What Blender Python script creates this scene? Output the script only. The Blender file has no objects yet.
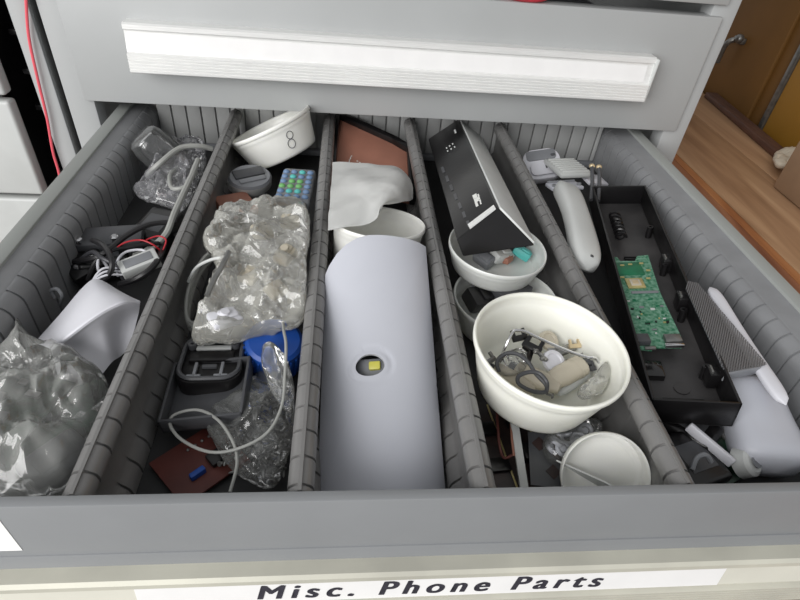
import bpy, bmesh, math, random
from mathutils import Vector, Matrix, noise
PI = math.pi
C = bpy.context.scene.collection
V = Vector
rnd = random.Random(7)

# ------------------------------------------------------------------ camera
CAM = V((0.3041, -0.1517, 0.2546)); YAW, PITCH, ROLL, FPX = 0.1342, 0.6955, 0.1038, 546.5
_f = V((math.sin(YAW)*math.cos(PITCH), math.cos(YAW)*math.cos(PITCH), -math.sin(PITCH)))
_r0 = V((math.cos(YAW), -math.sin(YAW), 0)); _u0 = _r0.cross(_f)
_r = _r0*math.cos(ROLL) + _u0*math.sin(ROLL); _u = -_r0*math.sin(ROLL) + _u0*math.cos(ROLL)
cam_data = bpy.data.cameras.new('camera'); cam = bpy.data.objects.new('camera', cam_data); C.objects.link(cam)
cam.matrix_world = Matrix(((_r.x, _u.x, -_f.x, CAM.x), (_r.y, _u.y, -_f.y, CAM.y), (_r.z, _u.z, -_f.z, CAM.z), (0, 0, 0, 1)))
cam_data.sensor_width = 36; cam_data.lens = FPX/800*36; cam_data.clip_start = 0.01
bpy.context.scene.camera = cam

def _ray(px, py): return _f + _r*((px-400)/FPX) - _u*((py-300)/FPX)
def P(px, py, z):
    """photo point at a known height"""
    d = _ray(px, py); return CAM + d*((z-CAM.z)/d.z)
def PX(px, py, x):
    d = _ray(px, py); return CAM + d*((x-CAM.x)/d.x)
def PY(px, py, y):
    d = _ray(px, py); return CAM + d*((y-CAM.y)/d.y)

# ------------------------------------------------------------------ materials
def lin(c):
    return tuple((x/12.92 if x <= .04045 else ((x+.055)/1.055)**2.4) for x in (v/255 for v in c)) + (1,)
def mat(name, rgb, rough=.5, metal=0, var=.06, scale=40, bump=0, bscale=200, spec=.5, trans=0, coat=0, rgb2=None, detail=4, stretch=None, aniso=0, subsurf=0):
    m = bpy.data.materials.new(name); m.use_nodes = True; nt = m.node_tree; N = nt.nodes; L = nt.links
    b = N['Principled BSDF']
    b.inputs['Roughness'].default_value = rough; b.inputs['Metallic'].default_value = metal
    b.inputs['Specular IOR Level'].default_value = spec
    b.inputs['Coat Weight'].default_value = coat
    if trans: b.inputs['Transmission Weight'].default_value = trans
    if subsurf:
        b.inputs['Subsurface Weight'].default_value = subsurf; b.inputs['Subsurface Scale'].default_value = .004
        b.inputs['Subsurface Radius'].default_value = (1, 1, .8)
    tc = N.new('ShaderNodeTexCoord'); vec = tc.outputs['Object']
    if stretch:
        mp = N.new('ShaderNodeMapping'); mp.inputs['Scale'].default_value = stretch; L.new(vec, mp.inputs['Vector']); vec = mp.outputs['Vector']
    nz = N.new('ShaderNodeTexNoise'); nz.inputs['Scale'].default_value = scale; nz.inputs['Detail'].default_value = detail
    L.new(vec, nz.inputs['Vector'])
    rp = N.new('ShaderNodeValToRGB')
    c = lin(rgb); c2 = lin(rgb2) if rgb2 else None
    if c2: rp.color_ramp.elements[0].color = c2; rp.color_ramp.elements[1].color = c
    else:
        rp.color_ramp.elements[0].color = tuple(x*(1-var) for x in c[:3]) + (1,)
        rp.color_ramp.elements[1].color = tuple(min(1, x*(1+var)) for x in c[:3]) + (1,)
    rp.color_ramp.elements[0].position = .35; rp.color_ramp.elements[1].position = .65
    L.new(nz.outputs['Fac'], rp.inputs['Fac']); L.new(rp.outputs['Color'], b.inputs['Base Color'])
    if bump:
        n2 = N.new('ShaderNodeTexNoise'); n2.inputs['Scale'].default_value = bscale; n2.inputs['Detail'].default_value = 3
        L.new(vec, n2.inputs['Vector'])
        bp = N.new('ShaderNodeBump'); bp.inputs['Strength'].default_value = bump; bp.inputs['Distance'].default_value = .001
        L.new(n2.outputs['Fac'], bp.inputs['Height']); L.new(bp.outputs['Normal'], b.inputs['Normal'])
    return m
def film(name, rgb, lo=.18, hi=.75, rough=.12, bump=.35, bscale=60):
    """thin plastic film: mostly see-through face on, milky and glossy at the folds"""
    m = bpy.data.materials.new(name); m.use_nodes = True; nt = m.node_tree; N = nt.nodes; L = nt.links
    b = N['Principled BSDF']; out = N['Material Output']
    b.inputs['Base Color'].default_value = lin(rgb); b.inputs['Roughness'].default_value = rough; b.inputs['Specular IOR Level'].default_value = .8
    tr = N.new('ShaderNodeBsdfTransparent'); mx = N.new('ShaderNodeMixShader')
    lw = N.new('ShaderNodeLayerWeight'); lw.inputs['Blend'].default_value = .35
    tc = N.new('ShaderNodeTexCoord')
    vo = N.new('ShaderNodeTexVoronoi'); vo.feature = 'DISTANCE_TO_EDGE'; vo.inputs['Scale'].default_value = bscale
    nz = N.new('ShaderNodeTexNoise'); nz.inputs['Scale'].default_value = bscale*.7; nz.inputs['Detail'].default_value = 5; nz.inputs['Distortion'].default_value = 1.2
    L.new(tc.outputs['Object'], vo.inputs['Vector']); L.new(tc.outputs['Object'], nz.inputs['Vector'])
    ad = N.new('ShaderNodeMath'); ad.operation = 'ADD'; L.new(vo.outputs['Distance'], ad.inputs[0]); L.new(nz.outputs['Fac'], ad.inputs[1])
    bp = N.new('ShaderNodeBump'); bp.inputs['Strength'].default_value = bump; bp.inputs['Distance'].default_value = .004
    L.new(ad.outputs['Value'], bp.inputs['Height']); L.new(bp.outputs['Normal'], b.inputs['Normal']); L.new(bp.outputs['Normal'], lw.inputs['Normal'])
    mr = N.new('ShaderNodeMapRange'); mr.inputs['To Min'].default_value = lo; mr.inputs['To Max'].default_value = hi
    L.new(lw.outputs['Facing'], mr.inputs['Value']); L.new(mr.outputs['Result'], mx.inputs['Fac'])
    L.new(tr.outputs['BSDF'], mx.inputs[1]); L.new(b.outputs['BSDF'], mx.inputs[2])
    gl = N.new('ShaderNodeBsdfGlossy'); gl.inputs['Roughness'].default_value = rough; L.new(bp.outputs['Normal'], gl.inputs['Normal'])
    fr = N.new('ShaderNodeFresnel'); fr.inputs['IOR'].default_value = 1.62; L.new(bp.outputs['Normal'], fr.inputs['Normal'])
    m2 = N.new('ShaderNodeMixShader'); L.new(fr.outputs['Fac'], m2.inputs['Fac']); L.new(mx.outputs['Shader'], m2.inputs[1]); L.new(gl.outputs['BSDF'], m2.inputs[2])
    L.new(m2.outputs['Shader'], out.inputs['Surface'])
    return m

M = {}
M['paint'] = mat('grey_enamel', (165, 167, 167), .45, var=.03, scale=9, bump=.05, bscale=500)
M['paint_front_shaded'] = mat('grey_enamel_shaded', (130, 132, 134), .5, var=.04, scale=12, bump=.05, bscale=500)  # darker copy of the enamel: shadow of someone standing in front, put into the colour
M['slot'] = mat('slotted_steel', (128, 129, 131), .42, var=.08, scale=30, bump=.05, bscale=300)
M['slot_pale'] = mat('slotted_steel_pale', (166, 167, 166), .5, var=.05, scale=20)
M['divider'] = mat('divider_steel', (120, 119, 118), .33, var=.08, scale=35, bump=.06, bscale=300)
M['groove'] = mat('groove_dark', (52, 53, 55), .6, var=.05)
M['base'] = mat('drawer_floor', (50, 50, 51), .6, var=.1)
M['alu'] = mat('brushed_aluminium', (238, 238, 236), .38, metal=.35, var=.04, scale=60, bump=.08, bscale=60, stretch=(1, 20, 20))
M['alu_dusty'] = mat('dusty_aluminium', (204, 202, 188), .5, metal=.15, var=.10, scale=14, detail=6, rgb2=(184, 182, 170))
M['card'] = mat('label_card', (232, 231, 230), .35, var=.02)
M['card_old'] = mat('label_backing', (206, 204, 192), .6, var=.05, scale=15)
M['ink'] = mat('label_ink', (44, 42, 52), .6, var=.25, scale=160)
M['sticker'] = mat('white_sticker', (250, 250, 248), .5, var=.01)
M['white'] = mat('white_plastic', (214, 214, 220), .38, var=.025, scale=25)
M['white_cool'] = mat('white_cover_plastic', (192, 194, 202), .42, var=.02, scale=18)
M['white_grey'] = mat('pale_grey_plastic', (196, 198, 196), .4, var=.04, scale=25)
M['tub'] = mat('tub_plastic', (238, 238, 232), .32, var=.02, scale=20, subsurf=.15)
M['tub_cream'] = mat('tub_cream_plastic', (238, 238, 228), .32, var=.02, scale=20, subsurf=.15)
M['tub_clear'] = mat('tub_milky_plastic', (222, 224, 220), .3, var=.03, scale=20, subsurf=.15)
M['black'] = mat('black_plastic', (22, 21, 22), .3, var=.2, scale=40, bump=.08)
M['black_gloss'] = mat('glossy_black_plastic', (24, 23, 24), .16, var=.3, scale=14, coat=.3)
M['chassis'] = mat('dusty_black_chassis', (44, 43, 44), .5, rgb2=(76, 74, 74), scale=18, detail=6, bump=.15)
M['dark_grey'] = mat('dark_grey_plastic', (74, 75, 78), .42, var=.12, scale=40)
M['mid_grey'] = mat('mid_grey_plastic', (126, 128, 132), .42, var=.08, scale=30)
M['grey_cable'] = mat('grey_cable', (158, 159, 155), .45, var=.05)
M['black_cable'] = mat('black_cable', (34, 33, 35), .4, var=.1)
M['dark_grey_cable'] = mat('dark_grey_cable', (66, 66, 70), .4, var=.1)
M['red_cable'] = mat('red_cable', (226, 92, 104), .45, var=.05)
M['red_wire'] = mat('red_wire', (176, 34, 46), .4, var=.05)
M['steel'] = mat('bright_steel', (214, 214, 216), .18, metal=1, var=.05)
M['steel_dull'] = mat('dull_steel', (138, 138, 136), .35, metal=.8, var=.2, scale=90)
M['brass'] = mat('brass', (226, 206, 168), .35, metal=.6, var=.1)
M['beige'] = mat('beige_plastic', (190, 182, 164), .45, var=.05, scale=40)
M['rust'] = mat('red_brown_card', (160, 110, 92), .6, var=.10, scale=25, detail=6)
M['rust_dark'] = mat('dark_red_brown', (92, 46, 40), .55, var=.2, scale=40)
M['brown_dark'] = mat('dark_brown_board', (62, 45, 42), .5, rgb2=(38, 30, 30), scale=60)
M['blue'] = mat('blue_plastic', (24, 74, 158), .4, var=.06)
M['teal'] = mat('teal_rubber', (86, 182, 176), .5, var=.05)
M['green_key'] = mat('green_rubber', (110, 172, 104), .5, var=.05)
M['blue_key'] = mat('blue_grey_rubber', (108, 134, 168), .5, var=.05)
M['pcb'] = mat('green_circuit_board', (22, 104, 70), .35, rgb2=(118, 160, 138), scale=330, detail=8)
M['pcb_plain'] = mat('plain_green_circuit_board', (24, 106, 72), .35, var=.2, scale=90)
M['pcb_dark'] = mat('dark_green_circuit_board', (30, 62, 44), .4, rgb2=(16, 26, 20), scale=150, detail=8)
M['gold'] = mat('gold_contacts', (196, 182, 128), .4, metal=.5, var=.1, scale=200)
M['white_print'] = mat('white_print', (226, 226, 222), .5, var=.02)
M['film'] = film('clear_film', (236, 238, 234), .05, .32, rough=.10, bump=.15, bscale=55)
M['film_dusty'] = film('grey_dusty_film', (240, 241, 236), .20, .44, rough=.12, bump=.12, bscale=42)
M['film_cream'] = film('yellowed_film', (250, 249, 238), .20, .48, rough=.10, bump=.12, bscale=60)
M['film_milk'] = film('milky_film', (238, 239, 236), .60, .88, rough=.3, bump=.2, bscale=30)
M['film_silver'] = film('silvery_film', (240, 240, 246), .07, .40, rough=.06, bump=.15, bscale=75)
M['cup_clear'] = film('clear_rigid_plastic', (222, 224, 224), .03, .34, rough=.06, bump=.05)
M['ochre'] = mat('ochre_painted_wood', (112, 78, 34), .6, var=.12, scale=7, detail=6, bump=.06, bscale=90)
M['ochre_pale'] = mat('yellow_painted_wood', (160, 116, 38), .5, var=.08, scale=7)
M['cardboard'] = mat('cardboard', (150, 122, 96), .75, var=.06, scale=30)
M['paper'] = mat('crumpled_paper', (206, 196, 178), .7, var=.06, scale=60, bump=.4, bscale=120)
M['plank_strip'] = mat('dark_timber', (102, 70, 54), .6, rgb2=(80, 54, 44), scale=30, stretch=(6, .6, 6))
M['red_cloth'] = mat('red_plastic_wrap', (196, 38, 56), .4, var=.2, scale=60)
M['smoke'] = mat('dark_void_grey', (48, 48, 50), .6, var=.2)

def wood(name, a, b, c):
    m = bpy.data.materials.new(name); m.use_nodes = True; nt = m.node_tree; N = nt.nodes; L = nt.links
    p = N['Principled BSDF']; p.inputs['Roughness'].default_value = .5
    tc = N.new('ShaderNodeTexCoord'); mp = N.new('ShaderNodeMapping'); mp.inputs['Scale'].default_value = (9, .9, 9)
    L.new(tc.outputs['Object'], mp.inputs['Vector'])
    nz = N.new('ShaderNodeTexNoise'); nz.inputs['Scale'].default_value = 3.2; nz.inputs['Detail'].default_value = 8; nz.inputs['Distortion'].default_value = .8
    L.new(mp.outputs['Vector'], nz.inputs['Vector'])
    rp = N.new('ShaderNodeValToRGB'); e = rp.color_ramp.elements
    e[0].position = .3; e[0].color = lin(a); e[1].position = .7; e[1].color = lin(c); k = e.new(.5); k.color = lin(b)
    L.new(nz.outputs['Fac'], rp.inputs['Fac']); L.new(rp.outputs['Color'], p.inputs['Base Color'])
    return m
M['wood'] = wood('bench_plank', (150, 114, 84), (184, 146, 112), (202, 166, 130))
M['wood_red'] = wood('bench_plank_red', (124, 76, 56), (160, 108, 82), (184, 134, 102))

M['wood_orange'] = wood('bench_edge_plank', (150, 92, 56), (178, 118, 74), (196, 138, 92))
M['rim_paint'] = mat('rim_enamel', (150, 153, 150), .45, var=.03, scale=9)
def mesh_mat():
    """perforated sheet steel: rows of round dark holes"""
    m = bpy.data.materials.new('perforated_steel'); m.use_nodes = True; nt = m.node_tree; N = nt.nodes; L = nt.links
    b = N['Principled BSDF']; b.inputs['Roughness'].default_value = .4; b.inputs['Metallic'].default_value = .4; out = N['Material Output']
    b.inputs['Base Color'].default_value = lin((128, 130, 134))
    tc = N.new('ShaderNodeTexCoord'); mp = N.new('ShaderNodeMapping'); mp.inputs['Scale'].default_value = (640, 640, 0)
    mp.inputs['Rotation'].default_value = (0, 0, PI/4)
    L.new(tc.outputs['Object'], mp.inputs['Vector'])
    vo = N.new('ShaderNodeTexVoronoi'); vo.inputs['Scale'].default_value = 1; vo.inputs['Randomness'].default_value = 0
    L.new(mp.outputs['Vector'], vo.inputs['Vector'])
    lt = N.new('ShaderNodeMath'); lt.operation = 'LESS_THAN'; lt.inputs[1].default_value = .36
    L.new(vo.outputs['Distance'], lt.inputs[0])
    tr = N.new('ShaderNodeBsdfTransparent'); mx = N.new('ShaderNodeMixShader')
    L.new(lt.outputs['Value'], mx.inputs['Fac']); L.new(b.outputs['BSDF'], mx.inputs[1]); L.new(tr.outputs['BSDF'], mx.inputs[2])
    L.new(mx.outputs['Shader'], out.inputs['Surface'])
    return m
M['mesh'] = mesh_mat()

# ------------------------------------------------------------------ mesh helpers
def frame(o, x, y):
    """matrix with origin o, x axis towards x, y axis in the plane of y, z = x cross y"""
    o, x, y = V(o), V(x), V(y)
    ax = (x-o).normalized(); az = ax.cross((y-o)).normalized(); ay = az.cross(ax)
    return Matrix(((ax.x, ay.x, az.x, o.x), (ax.y, ay.y, az.y, o.y), (ax.z, ay.z, az.z, o.z), (0, 0, 0, 1)))
def catmull(pts, n=6, closed=False):
    pts = [V(p) for p in pts]; out = []; k = len(pts)
    rng = range(k if closed else k-1)
    for i in rng:
        if closed: a, b, c, d = pts[i-1], pts[i], pts[(i+1) % k], pts[(i+2) % k]
        else: a, b, c, d = pts[max(i-1, 0)], pts[i], pts[i+1], pts[min(i+2, k-1)]
        for j in range(n):
            t = j/n
            out.append(.5*((2*b) + (c-a)*t + (2*a-5*b+4*c-d)*t*t + (3*b-a-3*c+d)*t**3))
    if not closed: out.append(pts[-1])
    return out
class MB:
    def __init__(s): s.v = []; s.f = []
    def add(s, vs, fs, T=None):
        o = len(s.v)
        for p in vs: s.v.append((T @ V(p)) if T else V(p))
        for f in fs: s.f.append(tuple(i+o for i in f))
        return s
    def bm(s, b, T=None):
        b.verts.ensure_lookup_table(); b.verts.index_update()
        s.add([v.co.copy() for v in b.verts], [[v.index for v in f.verts] for f in b.faces], T); b.free(); return s
    def box(s, c, d, bev=0, T=None, seg=2):
        b = bmesh.new(); bmesh.ops.create_cube(b, size=1)
        for v in b.verts: v.co = V((v.co.x*d[0]+c[0], v.co.y*d[1]+c[1], v.co.z*d[2]+c[2]))
        if bev: bmesh.ops.bevel(b, geom=b.edges[:], offset=bev, segments=seg, affect='EDGES', profile=.5)
        return s.bm(b, T)
    def hexa(s, top, bot, bev=0, seg=2):
        """eight-cornered solid from four top and four bottom corners"""
        b = bmesh.new(); t = [b.verts.new(p) for p in top]; u = [b.verts.new(p) for p in bot]
        b.faces.new(t); b.faces.new(u[::-1])
        for i in range(4): b.faces.new((t[i-1], u[i-1], u[i], t[i]))
        bmesh.ops.recalc_face_normals(b, faces=b.faces[:])
        if bev: bmesh.ops.bevel(b, geom=b.edges[:], offset=bev, segments=seg, affect='EDGES', profile=.5)
        return s.bm(b)
    def prism(s, poly, z0, z1, bev=0, T=None):
        b = bmesh.new(); bot = [b.verts.new((p[0], p[1], z0)) for p in poly]; top = [b.verts.new((p[0], p[1], z1)) for p in poly]
        b.faces.new(bot[::-1]); b.faces.new(top); n = len(poly)
        for i in range(n): b.faces.new((bot[i-1], bot[i], top[i], top[i-1]))
        bmesh.ops.recalc_face_normals(b, faces=b.faces[:])
        if bev: bmesh.ops.bevel(b, geom=[e for e in b.edges], offset=bev, segments=2, affect='EDGES', profile=.5)
        return s.bm(b, T)
    def lathe(s, prof, n=48, T=None, cap0=False, cap1=False, sx=1, sy=1):
        vs = []; fs = []
        for (r, z) in prof:
            for i in range(n):
                a = 2*PI*i/n; vs.append((r*math.cos(a)*sx, r*math.sin(a)*sy, z))
        for k in range(len(prof)-1):
            for i in range(n):
                j = (i+1) % n; fs.append((k*n+i, k*n+j, (k+1)*n+j, (k+1)*n+i))
        if cap0: fs.append(tuple(range(n))[::-1])
        if cap1: fs.append(tuple((len(prof)-1)*n+i for i in range(n)))
        return s.add(vs, fs, T)
    def tube(s, pts, r, n=8, sm=6, closed=False, flat=1, T=None):
        pts = catmull(pts, sm, closed) if sm else [V(p) for p in pts]
        vs = []; fs = []; k = len(pts); nrm = None
        for i, p in enumerate(pts):
            t = (pts[(i+1) % k]-pts[i-1]) if closed else (pts[min(i+1, k-1)]-pts[max(i-1, 0)])
            t.normalize()
            if nrm is None:
                nrm = V((0, 0, 1)) if abs(t.z) < .9 else V((1, 0, 0))
            nrm = (nrm - t*nrm.dot(t)).normalized(); bn = t.cross(nrm)
            for j in range(n):
                a = 2*PI*j/n; vs.append(p + bn*(r*math.cos(a)*flat) + nrm*(r*math.sin(a)))
        for i in range(k if closed else k-1):
            for j in range(n):
                a, b = i*n+j, i*n+(j+1) % n; c, d = ((i+1) % k)*n+(j+1) % n, ((i+1) % k)*n+j
                fs.append((a, b, c, d))
        if not closed: fs.append(tuple(range(n))[::-1]); fs.append(tuple((k-1)*n+j for j in range(n)))
        return s.add(vs, fs, T)
    def ball(s, c, r, sx=1, sy=1, sz=1, T=None, sub=3):
        b = bmesh.new(); bmesh.ops.create_icosphere(b, subdivisions=sub, radius=r)
        for v in b.verts: v.co = V((v.co.x*sx+c[0], v.co.y*sy+c[1], v.co.z*sz+c[2]))
        return s.bm(b, T)
    def patch(s, rows, nu=6, nv=6, thick=.0015, wob=0, seed=0):
        """smooth sheet through rows of points, with real thickness"""
        g = [catmull(r, nu) for r in rows]
        cols = list(zip(*g)); cols = [catmull(c, nv) for c in cols]
        W, H = len(cols), len(cols[0]); grid = [[cols[i][j] for i in range(W)] for j in range(H)]
        def nor(i, j):
            a = grid[j][min(i+1, W-1)]-grid[j][max(i-1, 0)]; b = grid[min(j+1, H-1)][i]-grid[max(j-1, 0)][i]
            n = a.cross(b)
            return n.normalized() if n.length else V((0, 0, 1))
        vs = []; fs = []
        N = [[nor(i, j) for i in range(W)] for j in range(H)]
        if N[H//2][W//2].z < 0: N = [[-n for n in r] for r in N]
        for j in range(H):
            for i in range(W):
                p = grid[j][i]; n = N[j][i]
                if wob: p = p + n*(wob*noise.noise(p*45+V((seed, seed, 0))))
                vs.append(p)
        for j in range(H):
            for i in range(W): vs.append(vs[j*W+i] - N[j][i]*thick)
        o = W*H
        for j in range(H-1):
            for i in range(W-1):
                a, b, c, d = j*W+i, j*W+i+1, (j+1)*W+i+1, (j+1)*W+i
                fs.append((a, b, c, d)); fs.append((d+o, c+o, b+o, a+o))
        for j in range(H-1):
            for i in (0, W-1): fs.append((j*W+i, (j+1)*W+i, (j+1)*W+i+o, j*W+i+o))
        for i in range(W-1):
            for j in (0, H-1): fs.append((j*W+i, j*W+i+1, j*W+i+1+o, j*W+i+o))
        return s.add(vs, fs)
    def build(s, name, material, parent=None, smooth=35, fix=True):
        me = bpy.data.meshes.new(name)
        inv = parent_world(parent).inverted() if parent else Matrix()
        me.from_pydata([inv @ p for p in s.v], [], s.f)
        if fix:
            b = bmesh.new(); b.from_mesh(me); bmesh.ops.recalc_face_normals(b, faces=b.faces[:]); b.to_mesh(me); b.free()
        if smooth:
            me.polygons.foreach_set('use_smooth', [True]*len(me.polygons))
            me.set_sharp_from_angle(angle=math.radians(smooth))
        me.materials.append(M[material] if isinstance(material, str) else material)
        o = bpy.data.objects.new(name, me); C.objects.link(o)
        if parent: o.parent = parent
        return o
def parent_world(o):
    m = Matrix()
    while o: m = o.matrix_basis @ m; o = o.parent
    return m
def tag(o, label, cat, group=None):
    o['label'] = label; o['category'] = cat
    if group: o['group'] = group
    return o
def thing(name, label, cat, T=None, group=None):
    """an Empty at the base of a thing; parts are built in world coordinates and parented to it"""
    o = bpy.data.objects.new(name, None); C.objects.link(o); o.empty_display_size = .02
    if T is not None: o.matrix_basis = T if isinstance(T, Matrix) else Matrix.Translation(V(T))
    return tag(o, label, cat, group)
def solo(mb, name, material, label, cat, group=None, smooth=35, at=None):
    """a thing that is one mesh, with its origin at its own base"""
    lo = V((sum(p.x for p in mb.v)/len(mb.v), sum(p.y for p in mb.v)/len(mb.v), min(p.z for p in mb.v)))
    if at is None: at = Matrix.Translation(lo)
    inv = at.inverted(); mb.v = [inv @ p for p in mb.v]
    o = mb.build(name, material, None, smooth); o.matrix_basis = at
    return tag(o, label, cat, group)
def clampc(p, x0, x1, y0=.008, y1=.497): return V((min(max(p.x, x0), x1), min(max(p.y, y0), y1), p.z))
def bag_mb(outline, z, up, down, xlim, crumple=.004, seed=1, nr=36, na=190, freq=38, ylim=(.008, .497), zmin=-.0555, zf=None, outset=0):
    """closed pillow of crumpled film whose plan follows an outline of photo points"""
    pts = [clampc(P(px, py, zz if zz is not None else z), xlim[0], xlim[1], *ylim) for px, py, zz in [(q+(None,))[:3] for q in outline]]
    c = sum(pts, V())/len(pts)
    ring = catmull(pts, 12, True)
    # resample evenly
    L = [0]
    for i in range(len(ring)): L.append(L[-1]+(ring[(i+1) % len(ring)]-ring[i]).length)
    out = []; k = 0
    for i in range(na):
        d = L[-1]*i/na
        while L[k+1] < d: k += 1
        t = (d-L[k])/max(1e-9, L[k+1]-L[k]); out.append(ring[k].lerp(ring[(k+1) % len(ring)], t))
    rr_ = random.Random(seed); folds = []
    for a_ in range(9):
        d_ = V((rr_.uniform(-1, 1), rr_.uniform(-1, 1), rr_.uniform(-.6, .6))).normalized(); folds.append((d_, freq*rr_.choice((.5, .7, 1, 1.4, 2.2, 3.1))*rr_.uniform(.85, 1.15), rr_.random()))
    def crump(p):
        q = p + V((noise.noise(p*22+V((seed, 0, 0))), noise.noise(p*22+V((0, seed, 5))), 0))*.012
        s_ = 0
        for d_, f_, o_ in folds:
            t_ = q.dot(d_)*f_+o_; s_ += (abs((t_ % 1)*2-1)-.5)/(f_/freq)**.8
        return crumple*s_*.62
    vs = []; fs = []
    for side, h in ((1, up), (-1, down)):
        for k in range(nr):
            r = k/(nr-1) if side == 1 else k/(nr-1)
            rr = math.sin(r*PI/2)
            for i in range(na):
                p = c.lerp(out[i], rr)
                bz = side*h*math.sqrt(max(0, 1-rr*rr))**.8
                w = 1-.75*rr**6
                p = V((p.x, p.y, p.z+bz)) + V((.5*crump(p+V((9, 0, side))), .5*crump(p+V((0, 7, side))), crump(p+V((0, 0, side*3)))))*w
                p = clampc(p, xlim[0]-.001, xlim[1]+.001, ylim[0]-.002, ylim[1]+.002)
                p.z = max(p.z, zmin)
                vs.append(p)
    n1 = nr*na
    for o, flip in ((0, 0), (n1, 1)):
        for k in range(nr-1):
            for i in range(na):
                j = (i+1) % na; f = (o+k*na+i, o+k*na+j, o+(k+1)*na+j, o+(k+1)*na+i)
                fs.append(f[::-1] if flip else f)
    b = (nr-1)*na
    for i in range(na):
        j = (i+1) % na; fs.append((b+i, b+j, n1+b+j, n1+b+i))
    return MB().add(vs, fs)
# ------------------------------------------------------------------ drawer measures (metres; z = 0 is the drawer rim, y = 0 its front)
PITCH17 = .017; XL, XR = .0806, .6310; OL, OR = .0474, .6702; YB = .505; ZF = -.0565; FACE = .466
def grooved(prof, inset, y0, y1, phase=0, gap=.0016, closed=True):
    """extrude an (x, z) profile along y with a narrow recessed slot every 17 mm"""
    mb = MB(); ys = []; y = y0; lim = []
    k = math.floor((y0-phase)/PITCH17)
    cuts = []
    while True:
        c = phase + k*PITCH17
        if c > y1: break
        if y0+.002 < c < y1-.002: cuts.append(c)
        k += 1
    rings = [(y0, prof)]
    for c in cuts:
        rings += [(c-gap/2, prof), (c-gap/2, inset), (c+gap/2, inset), (c+gap/2, prof)]
    rings.append((y1, prof)); n = len(prof); vs = []; fs = []
    for yy, pr in rings: vs += [(x, yy, z) for x, z in pr]
    for r in range(len(rings)-1):
        for i in range(n):
            j = (i+1) % n
            fs.append((r*n+i, r*n+j, (r+1)*n+j, (r+1)*n+i))
    fs.append(tuple(range(n))); fs.append(tuple((len(rings)-1)*n+i for i in range(n))[::-1])
    return mb.add(vs, fs)

# ------------------------------------------------------------------ the room's floor
fl = MB().box((.4, 1, -.93), (6, 7, .02)).build('floor', mat('concrete_floor', (128, 124, 118), .7, var=.1, scale=6, detail=8)); fl['kind'] = 'structure'

# ------------------------------------------------------------------ the main cabinet
cab = thing('tool_cabinet', 'grey steel tool cabinet with a wide drawer pulled open full of parts', 'cabinet', (.3585, .80, -.92))
b = MB()
W = .717
for x in (.0145, W-.0145): b.box((x, FACE+.012, -.23), (.029, .024, 1.38), .0015)      # posts
b.box((.005, .80, -.23), (.010, .66, 1.38)); b.box((W-.005, .80, -.23), (.010, .66, 1.38))   # side panels
b.box((.3585, 1.135, -.23), (W, .01, 1.38))
b.box((.3585, .80, .4575), (W, .69, .01)); b.box((.3585, .80, -.91), (W, .69, .02))
b.box((.3585, FACE+.012, -.14), (W-.058, .022, .018)); b.box((.3585, FACE+.012, -.9), (W-.058, .022, .04))
b.build('body', 'paint', cab)

def handle_mb(x0, x1, yf, zt, sh=0):
    """extruded pull: top lip, sloping label recess, ribbed grip; yf = face of the drawer, zt = top of the pull at the face"""
    pr = [(0, 0), (-.0150, .0005), (-.0172, -.0010), (-.0172, -.0052), (-.0152, -.0062), (-.0150, -.0075), (-.0180, -.0262), (-.0205, -.0272)]
    z = -.0272
    for i in range(6):
        pr += [(-.0212-.0002*i, z-.0004), (-.0212-.0002*i, z-.0022), (-.0205-.0002*i, z-.0024), (-.0205-.0002*i, z-.0030)]; z -= .0030
    pr += [(-.0200, z-.0010), (-.0150, z-.0012), (-.0140, -.0300), (-.0100, -.0120), (0, -.0100)]
    pr = [((y+sh if y < -.001 else y), zz) for y, zz in pr]
    n = len(pr); vs = [(x, yf+y, zt+zz) for x in (x0, x1) for y, zz in pr]
    fs = [(i, (i+1) % n, n+(i+1) % n, n+i) for i in range(n)] + [tuple(range(n))[::-1], tuple(range(n, 2*n))]
    return MB().add(vs, fs)
def strip_on_recess(x0, x1, yf, zt, d=.0004, a=.06, b_=.94, sh=0):
    yf += sh
    p0 = V((0, yf-.0150, zt-.0075)); p1 = V((0, yf-.0180, zt-.0262)); n = V((0, -.987, .158))
    q0 = p0.lerp(p1, a)+n*.0001; q1 = p0.lerp(p1, b_)+n*.0001
    X0, X1 = V((x0, 0, 0)), V((x1, 0, 0))
    return MB().hexa([q0+n*d+X0, q0+n*d+X1, q1+n*d+X1, q1+n*d+X0], [q0+X0, q0+X1, q1+X1, q1+X0])

# closed drawer above
ud = MB(); UF = FACE-.005
ud.box((.361, UF+.010, .0758), (.680, .020, .1264), .0018)
up = ud.build('drawer', 'paint', cab); up['label'] = 'closed upper drawer with a bright aluminium pull'
u2 = MB(); u2.box((.361, .77, .025), (.60, .58, .003)); u2.box((.061, .77, .06), (.003, .58, .07)); u2.box((.661, .77, .06), (.003, .58, .07)); u2.box((.361, 1.06, .06), (.60, .003, .07))
u2.build('drawer_box', 'dark_grey', up)
handle_mb(.0845, .635, UF, .0985).build('handle', 'alu', up)
strip_on_recess(.088, .628, UF, .0985).build('label_card', 'card', up)
for xx in (.0845-.0014, .635+.0014):
    MB().box((xx, UF-.010, .0985-.0235), (.0028, .0205, .046), .001).build('end_cap', 'white_grey', up) if xx > .4 else None
# drawer above that, its lower edge just in the picture
t3 = MB(); t3.box((.361, UF+.010, .2125), (.680, .020, .125), .0018); t3 = t3.build('drawer', 'paint', cab); t3['label'] = 'topmost drawer front, only its lower edge in view'
handle_mb(.0845, .635, UF, .235).build('handle', 'alu', t3)

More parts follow.
